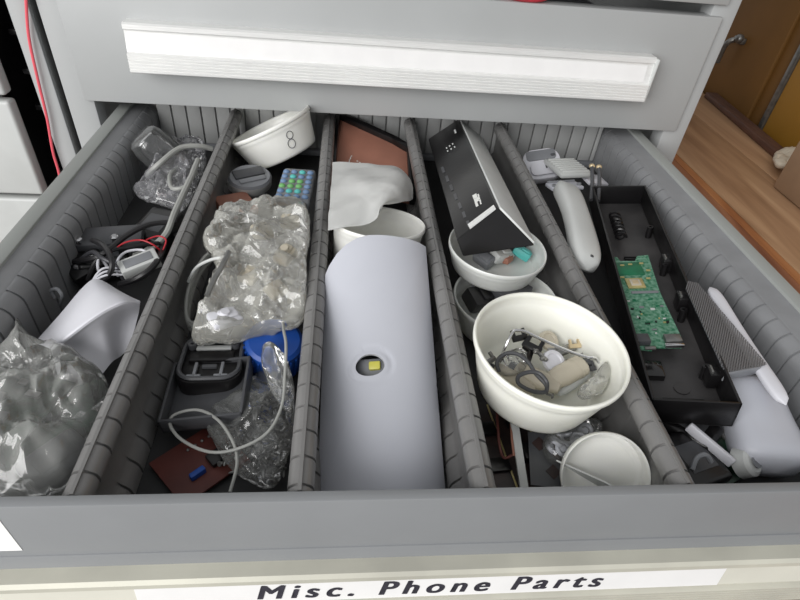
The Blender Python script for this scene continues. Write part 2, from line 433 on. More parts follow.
# the open drawer
dr = MB(); dr.box((.3585, .2525, ZF-.0015), (OR-OL, .507, .003)); dr = dr.build('drawer', 'base', cab); dr['label'] = 'wide drawer pulled open, slotted walls inside'
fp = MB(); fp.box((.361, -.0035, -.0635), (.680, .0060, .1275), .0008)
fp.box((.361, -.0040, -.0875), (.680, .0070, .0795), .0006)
fp.build('front_panel', 'paint_front_shaded', dr)
prR = [(OR, -.0045), (.6400, -.0045), (.6380, -.0052), (.6348, -.0078), (.6325, -.0108), (.6313, -.0140), (XR, -.0180), (XR, -.0565), (OR, -.0565)]
inR = [(OR, -.0052), (.6405, -.0055), (.6390, -.0062), (.6360, -.0088), (.6340, -.0116), (.6330, -.0146), (XR+.0018, -.0184), (XR+.0018, -.0565), (OR, -.0565)]
for side in (1, -1):
    if side == 1: pr, ins, nm = prR, inR, 'side_wall'
    else:
        lx = lambda x: (OL+OR)-x - (.006 if x < .655 else 0)
        f = lambda q: [(lx(x), z) for x, z in q][::-1]
        pr, ins, nm = f(prR), f(inR), 'side_wall'
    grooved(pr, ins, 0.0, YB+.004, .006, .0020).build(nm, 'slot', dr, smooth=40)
    for nm2, mt2, rp_ in (('rim', 'rim_paint', [(OR, .0012), (.6590, .0012), (.6580, .0006), (.6576, -.0010), (.6576, -.0050), (OR, -.0050)]),
                          ('ledge', 'slot', [(.6578, -.0012), (.6560, -.0022), (.6420, -.0036), (.6402, -.0046), (.6402, -.0060), (.6578, -.0060)])):
        if side == -1: rp_ = [(lx(x), z) for x, z in rp_][::-1]
        n_ = len(rp_); rim = MB().add([(x, y, z) for y in (0, YB+.004) for x, z in rp_], [(i, (i+1) % n_, n_+(i+1) % n_, n_+i) for i in range(n_)] + [tuple(range(n_)), tuple(range(n_, 2*n_))[::-1]])
        rim.build(nm2, mt2, dr)
# back wall: slotted plate, slots every 17 mm
bw = MB(); x = XL
bw.box(((XL+XR)/2, YB+.0025, -.030), (XR-XL, .002, .053))
while x < XR-.001:
    x2 = min(x+PITCH17, XR); bw.box(((x+x2)/2, YB, -.0245), (x2-x-.0018, .005, .049), .0004); x = x2
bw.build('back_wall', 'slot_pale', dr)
bk = MB(); bk.box(((XL+XR)/2, YB-.004, -.0528), (XR-XL, .010, .007), .001); bk.build('back_ledge', 'mid_grey', dr)
# pull of the open drawer, with its card and lettering
LF = -.0075; HZ = -.0605; SH = .0065
handle_mb(.0845, .635, LF, HZ, SH).build('handle', 'alu_dusty', dr)
strip_on_recess(.088, .628, LF, HZ, .0003, sh=SH).build('label_backing', 'card_old', dr)
strip_on_recess(.1930, .5400, LF, HZ, .0007, .05, .95, SH).build('label_card', 'card', dr)
def lettering(text, x0, x1, parent, cap=.0125):
    cu = bpy.data.curves.new('lettering', 'FONT'); cu.body = text; cu.size = cap/.69; cu.shear = .22; cu.extrude = .00008; cu.space_character = 1.42; cu.space_word = 1.0
    o = bpy.data.objects.new('lettering', cu); C.objects.link(o); bpy.context.view_layer.update()
    me = bpy.data.meshes.new_from_object(o); bpy.data.objects.remove(o)
    xs = [v.co.x for v in me.vertices]; a, w = min(xs), max(xs)-min(xs)
    p0 = V((0, LF+SH-.0150, HZ-.0075)); p1 = V((0, LF+SH-.0180, HZ-.0262)); upv = (p0-p1).normalized(); n = V((0, -.987, .158))
    base = p0.lerp(p1, .76)+n*.0010
    mb = MB()
    for ddx, ddy in ((0, 0), (.0005, 0), (-.0005, 0), (0, .0003), (.0009, 0)):       # heavier strokes
        mb.add([V((x0+(v.co.x-a)/w*(x1-x0)+ddx, 0, 0))+base+upv*(v.co.y+ddy)+n*(v.co.z+ddx*.05) for v in me.vertices], [tuple(q.vertices) for q in me.polygons])
    return mb.build('lettering', 'ink', parent, smooth=0, fix=False)
lettering('Misc. Phone Parts', .2585, .4620, dr)
q = [(.075, 0), (.1408, 0), (.1408, -.0335), (.075, -.0335)]
MB().box((.1100, -.00665, -.0245), (.0616, .0003, .0342)).build('sticker', 'sticker', dr)['label'] = 'white paper sticker on the drawer front'

# red scrap caught in the gap above the closed drawer
solo(MB().ball((0, 0, 0), .016, 1.6, .9, .45, T=Matrix.Translation((.486, .472, .1445))), 'wrapper', 'red_cloth', 'small red wrapper showing in the gap above the closed drawer', 'wrapper')

# ------------------------------------------------------------------ the neighbouring cabinet and the red cable
nb = thing('tool_cabinet', 'neighbouring grey cabinet at the left edge with slightly rounded drawer fronts', 'cabinet', (-.38, .80, -.92))
b = MB()
b.box((-.0185, FACE+.012, -.23), (.0205, .024, 1.38), .0015); b.box((-.74, FACE+.012, -.23), (.03, .024, 1.38), .0015)
b.box((-.013, .80, -.23), (.010, .66, 1.38)); b.box((-.75, .80, -.23), (.010, .66, 1.38)); b.box((-.38, 1.135, -.23), (.74, .01, 1.38))
b.box((-.38, .80, .4575), (.74, .69, .01)); b.box((-.38, .80, -.91), (.74, .69, .02))
b.build('body', 'paint', nb)
for z0, z1 in ((-.50, -.24), (-.234, -.108), (-.102, .0100), (.0160, .128), (.134, .26)):
    d = MB(); d.box((-.39, FACE-.004, (z0+z1)/2), (.672, .016, z1-z0), .0035, seg=3); d.build('drawer', 'white_grey', nb)
fr = MB()
for z in (-.09, -.05, -.01, .03, .07, .11): fr.box((-.043, FACE+.05, z), (.012, .05, .006), .001)
fr.box((-.040, FACE+.16, 0), (.020, .02, .9)); fr.box((-.047, FACE+.06, .05), (.005, .03, .22), .001)
fr.box((-.058, FACE+.22, 0), (.055, .006, 1.2)); fr.box((-.075, FACE+.12, 0), (.004, .2, 1.2))  # black panels added behind the rails to stand in for shade in the gap
fr.build('rails_and_shade_panels', 'black', nb)  # black rails: the gap's shade is put into their colour too
cpts = [PY(24, -40, FACE-.004), PY(26, 0, FACE-.005), PY(29, 38, FACE-.005), PY(38, 80, FACE-.005), PY(47, 118, FACE-.005), PY(53, 152, FACE-.005), PY(60, 178, FACE-.005), PY(68, 230, FACE-.005)]
solo(MB().tube(cpts, .0015), 'cable', 'red_cable', 'thin red cable hanging down the post between the two grey cabinets', 'cable')

# ------------------------------------------------------------------ timber bench and ochre cupboard beyond the right side
BZ = -.12
be = thing('workbench', 'wooden workbench top of brown planks beside the grey cabinet', 'workbench', (.97, .60, -.92))
xs = [.745, .858, .873, 1.005, 1.095]
for i in range(4):
    MB().box(((xs[i]+xs[i+1])/2, .55, BZ-.02), (xs[i+1]-xs[i]-.0008, 1.5, .04), .0008).build('plank', ('wood_red', 'wood_orange', 'wood', 'wood')[i], be)
for x, y in ((.79, -.1), (.79, 1.2), (1.06, -.1), (1.06, 1.2)):
    MB().box((x, y, -.53), (.07, .07, .78), .003).build('leg', 'wood_red', be)
a_, b_ = P(714, 96, BZ+.012), P(790, 160, BZ+.012)
T = frame(a_, b_, a_ + V((1, 0, 0)))
ln = (b_-a_).length
solo(MB().box((ln/2, 0.006, -.006), (ln+.05, .026, .0115), .002, T=T), 'timber_strip', 'plank_strip', 'dark timber batten lying on the planks below the ochre cupboard', 'batten')
cu = thing('cupboard', 'ochre painted wooden cupboard with a small latch behind the workbench', 'cupboard', (1.32, .9, -.92))
MB().box((1.32, .95, -.10), (.40, 1.5, 1.62), .004).build('body', 'ochre', cu)
pl = PX(782, 96, 1.119)
MB().box((1.116, 1.185, .03), (.009, .60, 1.1), .003).build('door', 'ochre', cu)
MB().box((1.116, pl.y-.268, .03), (.009, .53, 1.1), .003).build('door', 'ochre_pale', cu)['label'] = 'brighter yellow door'
MB().box((1.114, pl.y+.004, .03), (.011, .012, 1.1), .002).build('edge_strip', 'steel_dull', cu)
h = PX(740, 40, 1.106)
k = MB(); k.box((h.x, h.y, h.z), (.012, .030, .012), .003); k.tube([h+V((-.005, .005, 0)), h+V((-.018, .012, -.012)), h+V((-.018, .016, -.05))], .0055); k.ball(h+V((-.008, -.008, .004)), .009)
k.build('latch', 'steel_dull', cu)
c0 = P(775, 190, BZ)
bx = thing('cardboard_box', 'plain brown cardboard box at the right edge on the workbench', 'box', (1.02, .50, BZ))
MB().box((1.045, .495, BZ+.040), (.124, .19, .078), .002, T=None).build('carton', 'cardboard', bx)
MB().box((1.045, .495, BZ+.0795), (.03, .188, .0008)).build('tape', 'beige', bx)
c1 = P(789, 157, BZ+.0005)
pm = bag_mb([(776, 152), (800, 148), (815, 155), (812, 166), (778, 165)], BZ+.020, .008, .010, (.9, 1.3), .005, 5, 12, 50, 60, (.2, .95), BZ+.001)
solo(pm, 'crumpled_paper', 'paper', 'small crumpled scrap of pale paper beside the cardboard box', 'paper')
# ------------------------------------------------------------------ dividers
D1, D2, D3, D4 = .1740, .2836, .3805, .4935
hp = [(.0009, 0), (.0010, -.0012), (.0030, -.0018), (.0050, -.0030), (.0064, -.0050), (.0070, -.0075), (.0068, -.0105), (.0058, -.0130), (.0040, -.0150), (.0022, -.0168), (.0022, -.0400), (.0040, -.0425), (.0062, -.0448), (.0078, -.0475), (.0086, -.0510), (.0088, -.0555)]
hi = [(.0009, 0), (.0010, -.0018), (.0022, -.0030), (.0038, -.0046), (.0048, -.0062), (.0053, -.0080), (.0051, -.0101), (.0043, -.0121), (.0030, -.0140), (.0022, -.0160), (.0022, -.0405), (.0030, -.0440), (.0046, -.0463), (.0060, -.0486), (.0068, -.0514), (.0070, -.0555)]
def full(h, x): return [(x+a, z) for a, z in h] + [(x-a, z) for a, z in h[::-1]]
dl = ['slotted grey steel divider standing beside the big dusty clear bag',
      'slotted grey steel divider between the yellowed plastic bag and the white curved cover',
      'slotted grey steel divider between the white curved cover and the largest tub',
      'slotted grey steel divider between the largest tub and the long black tray']
for x, l, ph in ((D1, dl[0], .0132), (D2, dl[1], .004), (D3, dl[2], .0132), (D4, dl[3], .009)):
    mb = grooved(full(hp, x), full(hi, x), .0004, YB-.010, ph, .0018)
    o = solo(mb, 'drawer_divider', 'divider', l, 'divider', 'slotted drawer dividers', smooth=50)
C1, C2, C3, C4, C5 = (XL+.001, D1-.009), (D1+.009, D2-.009), (D2+.009, D3-.009), (D3+.009, D4-.009), (D4+.009, XR-.001)

# ------------------------------------------------------------------ tubs
def tub(T, R, h, label, material, group=None, r0=None, name='plastic_tub'):
    """round food tub: rolled rim, stepped collar, tapering wall, floor; T's origin is the centre of the rim plane, z up"""
    r0 = r0 or R*.80; t = .0013
    base = T @ Matrix.Translation((0, 0, -h))
    o = thing(name, label, 'tub', base, group)
    k = lambda f: R*.945 + (r0-R*.945)*f
    pr = [(0.0001, -h+.0015), (r0-.006, -h+.0015), (r0-.004, -h), (r0-.001, -h+.001), (r0, -h+.003)]
    pr += [(k(f), -.009-(h-.012)*f) for f in (.9, .7, .5, .3, .1)]
    pr += [(R*.948, -.0085), (R*.962, -.0075), (R*.966, -.0035)]
    inn = [(R*.950, -.0035), (R*.945, -.0078), (R*.930, -.0090)] + [(k(f)-t, -.009-(h-.012)*f) for f in (.1, .3, .5, .7, .9)] + [(r0-.004, -h+.0034), (.0001, -h+.0028)]
    rim = [(R*.966, -.0038), (R*.985, -.0042), (R*.998, -.0036), (R, -.0018), (R*.996, -.0003), (R*.982, .0002), (R*.962, -.0002), (R*.950, -.0016), (R*.948, -.0038)]
    MB().lathe(pr+inn, 64, T).build('body', material, o, smooth=50)
    MB().lathe(rim, 64, T).build('rim', material, o, smooth=60)
    return o
def tilt(c, up, spin=0):
    up = V(up).normalized(); x = V((1, 0, 0)); x = (x-up*x.dot(up)).normalized(); y = up.cross(x)
    return Matrix(((x.x, y.x, up.x, c.x), (x.y, y.y, up.y, c.y), (x.z, y.z, up.z, c.z), (0, 0, 0, 1))) @ Matrix.Rotation(spin, 4, 'Z')

# ================================================================== compartment 1 (left)
# clear cup
T = tilt(P(156, 149, -.012), (-.60, -.10, .75))
cp = thing('plastic_cup', 'clear plastic cup tipped over at the back of the left compartment', 'cup', T @ Matrix.Translation((0, 0, -.022)))
MB().lathe([(.0001, .0205), (.012, .020), (.0165, .017), (.019, .010), (.021, -.010), (.0225, -.026), (.0215, -.026), (.018, .010), (.0155, .016), (.0115, .0188), (.0001, .0192)], 40, T).build('shell', 'cup_clear', cp)
MB().lathe([(.0225, -.0262), (.0240, -.0268), (.0240, -.0250), (.0225, -.0245)], 40, T).build('rim', 'cup_clear', cp)
solo(bag_mb([(134, 192), (149, 176), (168, 162), (182, 140), (201, 141), (207, 155), (200, 178), (186, 205), (160, 203)], -.028, .014, .010, C1, .006, 3, 20, 90, 60), 'plastic_bag', 'film_silver', 'small silvery crumpled plastic bag beside the tipped clear cup', 'bag')
# grey cables
solo(MB().tube([P(146, 176, -.024), P(160, 163, -.010), P(180, 148, -.004), P(200, 146, -.006), P(212, 149, -.012)], .0026, flat=1.0), 'cable', 'grey_cable', 'pale grey cable arching over the silvery bag', 'cable', 'grey cables in the left compartment')
solo(MB().tube([P(198, 160, -.008), P(192, 175, -.006), P(184, 192, -.008), P(174, 214, -.012), P(166, 234, -.018), P(150, 249, -.026), P(135, 256, -.034)], .0028), 'cable', 'grey_cable', 'pale grey cable running down along the first divider', 'cable', 'grey cables in the left compartment')
solo(MB().tube([P(178, 168, -.02), P(170, 175, -.016), P(172, 188, -.016), P(186, 186, -.014), P(196, 172, -.016)], .0020), 'cable', 'grey_cable', 'pale grey cable looped on top of the silvery bag', 'cable', 'grey cables in the left compartment')
# black bracket with two bolts
A, B = P(78, 243, -.026), P(122, 240, -.026); T = frame(A, B, A+V((0, 1, .1)))
br = thing('bracket', 'dark grey bracket with two bright bolts beside the left wall', 'bracket', A)
MB().box((.021, .008, -.004), (.058, .026, .010), .003, T=T).build('plate', 'dark_grey', br)
for x in (.001, .029):
    MB().lathe([(.0001, .0055), (.0022, .0055), (.0036, .0045), (.0036, .001), (.0001, .001)], 6, T @ Matrix.Translation((x, 0, 0))).build('bolt', 'steel', br)
# jumble of dark boxes and leads
def lump(px, py, z, d, ang, material, name, label, cat, group=None, bev=.003, x=(0, 0)):
    c = P(px, py, z); T = Matrix.Translation(c) @ Matrix.Rotation(ang[2], 4, 'Z') @ Matrix.Rotation(ang[0], 4, 'X') @ Matrix.Rotation(ang[1], 4, 'Y')
    return solo(MB().box((0, 0, 0), d, bev, T=T), name, material, label, cat, group, at=T @ Matrix.Translation((0, 0, -d[2]/2)))
def solidbox(px, py, z, d, ang): 
    c = P(px, py, z); return Matrix.Translation(c) @ Matrix.Rotation(ang[2], 4, 'Z') @ Matrix.Rotation(ang[0], 4, 'X') @ Matrix.Rotation(ang[1], 4, 'Y')
def adapter(px, py, z, d, ang, material, label, name='power_adapter'):
    T = solidbox(px, py, z, d, ang); o = thing(name, label, 'adapter', T @ Matrix.Translation((0, 0, -d[2]/2)))
    MB().box((0, 0, 0), d, .004, T=T, seg=3).build('case', material, o)
    MB().box((0, 0, d[2]/2), (d[0]*.62, d[1]*.5, .0008), .0003, T=T).build('rating_plate', 'dark_grey', o)
    MB().lathe([(.0035, 0), (.0032, .012), (.0001, .013)], 12, T @ Matrix.Translation((d[0]/2-.001, 0, 0)) @ Matrix.Rotation(PI/2, 4, 'Y')).build('strain_relief', 'black', o)
    return o
adapter(104, 262, -.043, (.040, .034, .020), (0, .1, .4), 'black', 'black power adapter under the tangled leads, left compartment')
adapter(158, 232, -.040, (.034, .046, .022), (.1, 0, -.3), 'black', 'black power adapter beside the first divider under the grey cable')
T = solidbox(140, 264, -.022, (.030, .015, .010), (0.15, -.15, .55))
cn = thing('connector_block', 'pale grey connector block with white leads in the left compartment', 'connector', T)
MB().box((0, 0, 0), (.030, .015, .010), .0015, T=T).build('housing', 'white_grey', cn)
MB().box((0, 0, .0051), (.022, .009, .001), .0004, T=T).build('cover', 'mid_grey', cn)
for k in range(3):
    y = -.004+.004*k
    MB().tube([T @ V((-.015, y, 0)), T @ V((-.026, y+.002, .004)), T @ V((-.038, y+.006-.003*k, -.004)), T @ V((-.046, y-.004, -.016))], .0009).build('lead', 'white', cn)
def lead(pts, r, material, label, name='cable', cat='cable', group=None):
    return solo(MB().tube([clampc(P(*p), .0785, .6385) for p in pts], r), name, material, label, cat, group)
lead([(72, 262, -.034), (100, 256, -.02), (126, 236, -.014), (150, 224, -.012), (176, 222, -.016)], .0024, 'black_cable', 'thick black cable curving under the silvery bag')
lead([(88, 280, -.038), (96, 262, -.024), (112, 250, -.018), (134, 246, -.018), (160, 243, -.022)], .0020, 'black_cable', 'thinner black cable in front of the dark bracket')
lead([(112, 252, -.020), (124, 243, -.013), (140, 240, -.012), (152, 244, -.014), (160, 250, -.020)], .0007, 'red_wire', 'thin red wire looping over the black cables', 'wire', 'wire')
lead([(146, 240, -.014), (158, 236, -.012), (166, 240, -.014), (163, 250, -.02)], .0007, 'red_wire', 'short red wire end beside the connector block', 'wire', 'wire')
lead([(118, 276, -.036), (117, 262, -.022), (126, 252, -.018), (142, 250, -.018), (150, 256, -.02)], .0011, 'white', 'white wire bent round the connector block', 'wire', 'wire')
lead([(104, 280, -.04), (98, 268, -.026), (100, 258, -.022), (108, 268, -.03)], .0012, 'white', 'white wire hooked down in front of the black adapter', 'wire', 'wire')
lead([(60, 305, -.04), (62, 296, -.028), (57, 289, -.024), (51, 291, -.026), (55, 298, -.032)], .0014, 'mid_grey', 'grey wire curled into a hook by the left wall', 'wire', 'wire')
lead([(92, 240, -.02), (104, 246, -.012), (112, 262, -.014), (108, 276, -.024), (92, 284, -.034)], .0022, 'black_cable', 'black cable dropping over the front edge of the dark bracket')
lead([(120, 284, -.034), (134, 280, -.024), (150, 270, -.018), (160, 256, -.02), (164, 244, -.028)], .0026, 'black_cable', 'black cable passing in front of the connector block')
lead([(78, 262, -.034), (92, 252, -.022), (102, 258, -.018), (116, 266, -.022), (124, 280, -.034)], .0018, 'dark_grey_cable', 'dark grey cable crossing the black leads')
T = solidbox(88, 268, -.040, (.030, .022, .014), (.2, -.2, .8)); o = thing('terminal_block', 'black terminal block with two steel screws against the left wall', 'terminal block', T)
MB().box((0, 0, 0), (.030, .022, .014), .002, T=T).build('body', 'black', o)
for x in (-.007, .007): MB().lathe([(.0001, .0085), (.0022, .0085), (.0028, .0070), (.0028, .006)], 14, T @ Matrix.Translation((x, 0, 0))).build('screw_head', 'steel', o)
# curved white plastic sheet
back = [P(33, 344, -.028), P(60, 314, -.020), P(84, 286, -.014), P(98, 279, -.012), P(120, 291, -.012), P(141, 302, -.010)]
fold = [P(52, 350, -.018), P(72, 334, -.008), P(92, 319, .000), P(110, 308, .003), P(126, 302, .002), P(140, 304, -.008)]
mid_ = [P(55, 364, -.034), P(76, 350, -.027), P(96, 340, -.020), P(106, 330, -.015), P(121, 322, -.019), P(138, 316, -.019)]
low_ = [P(62, 394, -.052), P(82, 386, -.048), P(100, 376, -.043), P(112, 362, -.036), P(121, 356, -.038), P(130, 346, -.034)]
fx = lambda r: [clampc(q, C1[0], .1650 if q.z > -.0175 else .1705) for q in r]
mb = MB().patch([fx(back), fx([a.lerp(b2, .5)+V((0, 0, .002)) for a, b2 in zip(back, fold)]), fx(fold)], 5, 5, .0015)
mb.patch([fx(fold), fx(mid_), fx(low_)], 5, 5, .0015)
solo(mb, 'plastic_sheet', 'white', 'white folded plastic sheet behind the big clear bag', 'sheet', smooth=40)
# big dusty bag with dark boards inside
solo(bag_mb([(0, 336), (14, 328), (32, 342), (50, 352), (78, 358), (102, 376), (108, 392), (99, 425), (82, 462), (62, 492), (-20, 530), (-90, 480), (-130, 420), (-70, 352)], -.026, .026, .026, C1, .0085, 11, 44, 220, 34), 'plastic_bag', 'film_dusty', 'big dusty clear plastic bag filling the front of the left compartment', 'bag')
def board(px, py, z, d, ang, label, material='pcb_dark', name='circuit_board', chips=5, seed=1, group=None):
    T = solidbox(px, py, z, d, ang); o = thing(name, label, 'circuit board', T, group); r = random.Random(seed)
    MB().box((0, 0, 0), d, .0003, T=T).build('board', material, o)
    for i in range(chips):
        w, l, h = r.uniform(.004, .010), r.uniform(.004, .009), r.uniform(.0012, .004)
        MB().box((r.uniform(-.36, .36)*d[0], r.uniform(-.36, .36)*d[1], d[2]/2+h/2), (w, l, h), .0004, T=T).build('chip', r.choice(['black', 'black', 'steel_dull', 'dark_grey']), o)
    return o
board(52, 430, -.044, (.052, .058, .0016), (.08, .05, .5), 'dark green circuit board inside the big dusty bag, nearer the divider', seed=3)
board(18, 405, -.036, (.040, .056, .0016), (-.12, .12, -.2), 'dark green circuit board inside the big dusty bag, nearer the wall', seed=4)
adapter(58, 462, -.046, (.036, .028, .014), (0, 0, .9), 'dark_grey', 'dark grey plastic block at the front inside the big dusty bag', 'plastic_block')

# ================================================================== compartment 2
T = tilt(P(269, 124, .001), (-.44, .20, .86))
e = tub(T, .0490, .038, 'white tub marked with a handwritten 8, tilted at the back', 'tub', 'white food tubs', r0=.0395)
# handwritten 8 on the side of the tub
T8 = T @ Matrix.Rotation(math.radians(-62), 4, 'Z')
rr = lambda z: .0490*.945+(.0395-.0490*.945)*((-z-.009)/(.038-.012))+.0004
def on(a, z): return T8 @ V((rr(z)*math.cos(a), rr(z)*math.sin(a), z))
for cz, s in ((-.0150, .0040), (-.0240, .0048)):
    pts = [on(.0+.105*(s/.0045)*math.cos(t)*.9+(cz+.021)*4, cz+s*math.sin(t)) for t in [2*PI*i/20 for i in range(20)]]
    MB().tube(pts, .00035, 6, 0, True).build('number_mark', 'dark_grey', e)
# grey handset cradle piece
T = tilt(P(250, 180, -.030), (.15, -.25, .95), .5)
o = thing('phone_cradle', 'grey rounded phone cradle below the tub marked 8', 'cradle', T @ Matrix.Translation((0, 0, -.008)))
MB().lathe([(.0001, -.012), (.017, -.012), (.021, -.006), (.021, .003)], 40, T, sx=1.1, sy=.85).build('body', 'white_grey', o)
MB().lathe([(.021, .003), (.019, .006), (.0001, .006), (.0001, .002), (.020, .002)], 40, T, sx=1.1, sy=.85).build('top_plate', 'mid_grey', o)
MB().box((0, .004, .0065), (.032, .012, .0030), .001, T=T).build('slot_bar', 'dark_grey', o)
MB().box((0, -.006, .0065), (.028, .006, .0022), .001, T=T).build('slot_bar', 'mid_grey', o)
# remote control keypad
A, B, D_ = P(274, 196, -.006), P(310, 198, -.006), P(277, 154, -.010)
T = frame(A, B, D_); Lx = (B-A).length
o = thing('keypad', 'grey keypad with teal, green and blue rubber keys beside the second divider', 'keypad', A)
MB().box((Lx/2, .027, -.006), (Lx, .075, .012), .004, T=T, seg=3).build('case', 'mid_grey', o)
keys = [('blue_key', 'blue_key', 'teal', 'blue_key'), ('blue_key', 'teal', 'blue_key', 'blue_key'), ('blue_key', 'green_key', 'green_key', 'blue_key'), ('green_key', 'green_key', 'green_key', 'blue_key'), ('blue_key', 'teal', 'teal', 'blue_key'), ('blue_key', 'blue_key', 'blue_key', 'blue_key')]
for j, row in enumerate(keys[::-1]):
    for i, c in enumerate(row):
        MB().ball((Lx*(.14+.24*i), .000+.0105*j, .0004), .0034, 1.0, .85, .75, T=T, sub=2).build('key', c, o)
# red-brown scraps, grey coil
T = solidbox(236, 206, -.040, (.036, .03, .006), (.2, .1, .6)); o = solo(MB().box((0, 0, 0), (.036, .030, .010), .002, T=T), 'card_piece', 'rust', 'red-brown card piece wedged beside the first divider', 'card', at=T)
coil = []
c = P(205, 285, -.024)
for i in range(70):
    t = i/69*3.2*2*PI; w = 1-.05*i/69
    coil.append(c + V((.011*math.cos(t)*w+.006*math.sin(t)*.5, .036*math.sin(t)*w, .004*math.sin(t*.5)+.008*math.sin(t)-.004+.0018*math.cos(t*2.1))))
solo(MB().tube([clampc(q, *C2) for q in coil], .0016, 6, 2), 'cable_coil', 'grey_cable', 'grey phone cable coiled against the first divider', 'cable')
lead([(188, 282, -.02), (196, 268, -.008), (210, 260, .004), (224, 257, .010), (232, 255, .010)], .0012, 'white_grey', 'pale thin cable running from the coil into the yellowed bag')
lead([(207, 296, .010), (214, 280, .014), (222, 266, .018), (229, 252, .020)], .0020, 'steel_dull', 'stiff grey rod lying across the yellowed bag', 'rod', 'rod')
# yellowed bag with pale plastic pieces inside
pcs = [((262, 232, .002), (.018, .014, .010), (.2, .3, .4)), ((285, 255, .002), (.018, .014, .012), (.1, -.2, 1.1)), ((250, 275, -.002), (.014, .018, .010), (0, .2, -.3)), ((276, 290, -.008), (.016, .014, .010), (.3, 0, .8)), ((225, 318, -.010), (.022, .017, .009), (.1, .1, .6)), ((290, 222, .004), (.016, .014, .010), (.3, .2, 0))]
for (q, d, a) in pcs:
    T = solidbox(*q, d, a)
    mb = MB(); mb.box((0, 0, 0), (d[0], d[1], d[2]*.7), .003, T=T); mb.box((d[0]*.1, 0, d[2]*.3), (d[0]*.6, d[1]*.6, d[2]*.5), .002, T=T); mb.lathe([(.0001, d[2]*.75), (.003, d[2]*.75), (.0042, d[2]*.3)], 14, T)
    solo(mb, 'plastic_piece', 'beige' if q[0] != 225 else 'white', 'pale plastic piece sealed inside the yellowed bag', 'plastic piece', 'pale pieces in the yellowed bag', at=T)
solo(bag_mb([(205, 240, .0), (222, 215, -.004), (243, 204, -.010), (270, 204, -.010), (298, 201, -.006), (309, 216, .0), (307, 262, .0), (303, 318, -.012), (268, 330, -.018), (245, 337, -.02), (224, 341, -.020), (194, 341, -.020), (197, 322, -.014), (208, 298, -.006), (216, 270, .0)], 0, .019, .016, (C2[0]+.004, C2[1]+.004), .0085, 21, 44, 220, 42), 'plastic_bag', 'film_cream', 'yellowed crumpled plastic bag of pale pieces on top of the second compartment', 'bag')
# black phone base with vents
A, B, D_ = P(172, 383, -.030), P(240, 381, -.030), P(178, 343, -.034); T = frame(A, B, D_); Lx = (B-A).length; Ly = .048
o = thing('phone_dock', 'black vented phone dock below the yellowed bag', 'phone dock', A)
def rrect(w, h, r, n=6, c=(0, 0)):
    out = []
    for cx, cy, a0 in ((w/2-r, h/2-r, 0), (-w/2+r, h/2-r, PI/2), (-w/2+r, -h/2+r, PI), (w/2-r, -h/2+r, 1.5*PI)):
        for i in range(n+1):
            a = a0+PI/2*i/n; out.append((c[0]+cx+r*math.cos(a), c[1]+cy+r*math.sin(a)))
    return out
MB().prism(rrect(Lx, Ly, .012, 6, (Lx/2, Ly/2)), -.016, 0, .0015, T).build('body', 'black', o)
rm = MB(); rim = [(x, y, .0015) for x, y in rrect(Lx-.004, Ly-.004, .011, 6, (Lx/2, Ly/2))]; rm.tube(rim, .0016, 6, 0, True, T=T); rm.build('rim', 'dark_grey', o)
for i in (0, 1):
    MB().box((Lx*(.30+.40*i), .010, .0015), (.0022, .014, .003), .0005, T=T).build('vent_rib', 'mid_grey', o)
    MB().box((Lx*(.30+.40*i), .004, .0015), (.009, .0018, .003), .0004, T=T).build('vent_rib', 'mid_grey', o)
MB().box((Lx*.5, .014, .0012), (.010, .0025, .0026), .0005, T=T).build('catch', 'dark_grey', o)
MB().box((Lx*.5, .034, .001), (.024, .004, .002), .0005, T=T).build('label_plate', 'white_grey', o)
MB().box((Lx*.5, .024, .0015), (.030, .010, .003), .001, T=T).build('bridge', 'black', o)
for i in (0, 1): MB().lathe([(.0032, 0), (.0032, .004), (.0012, .004), (.0012, .001)], 16, T @ Matrix.Translation((Lx*(.16+.68*i), .036, 0))).build('screw_post', 'dark_grey', o)
# grey shallow tray
A, B, D_ = P(163, 432, -.046), P(246, 424, -.040), P(168, 384, -.046); T = frame(A, B, D_); Lx = min((B-A).length, .08)
tr = MB(); tr.box((Lx/2, .024, .001), (Lx, .05, .002), .0006, T=T)
for c, d in (((Lx/2, .0, .006), (Lx, .002, .012)), ((Lx/2, .048, .006), (Lx, .002, .012)), ((.001, .024, .006), (.002, .05, .012)), ((Lx-.001, .024, .006), (.002, .05, .012))): tr.box(c, d, .0006, T=T)
solo(tr, 'plastic_tray', 'dark_grey', 'shallow dark grey plastic tray in front of the black vented dock', 'tray', at=T)
# blue cup
T = tilt(P(274, 350, -.038), (.1, -.15, 1))
o = thing('bottle_top', 'round blue plastic cap beside the second divider under the yellowed bag', 'cap', T)
MB().lathe([(.0001, .013), (.018, .013), (.0205, .011), (.021, -.012), (.0195, -.012), (.019, .010), (.0001, .011)], 40, T).build('shell', 'blue', o)
rb = MB()
for i in range(28): rb.box((.0211*math.cos(2*PI*i/28), .0211*math.sin(2*PI*i/28), -.001), (.0012, .0012, .018), 0, T=T)
rb.build('grip_ribs', 'blue', o)
# red-brown board at the bottom
T = solidbox(200, 462, -.0525, (.046, .040, .002), (0, 0, .75)); o = thing('circuit_board', 'red-brown bare circuit board on the drawer floor by the front', 'circuit board', T)
MB().box((0, 0, 0), (.046, .040, .0020), .0003, T=T).build('board', 'rust_dark', o)
MB().box((-.006, -.008, .003), (.010, .004, .005), .001, T=T).build('chip', 'blue', o); MB().box((.008, -.006, .003), (.010, .010, .004), .001, T=T).build('chip', 'black', o)
for k in range(4): MB().ball((.014-.005*k, .012, .0012), .0012, T=T, sub=1).build('solder_joint', 'steel_dull', o)
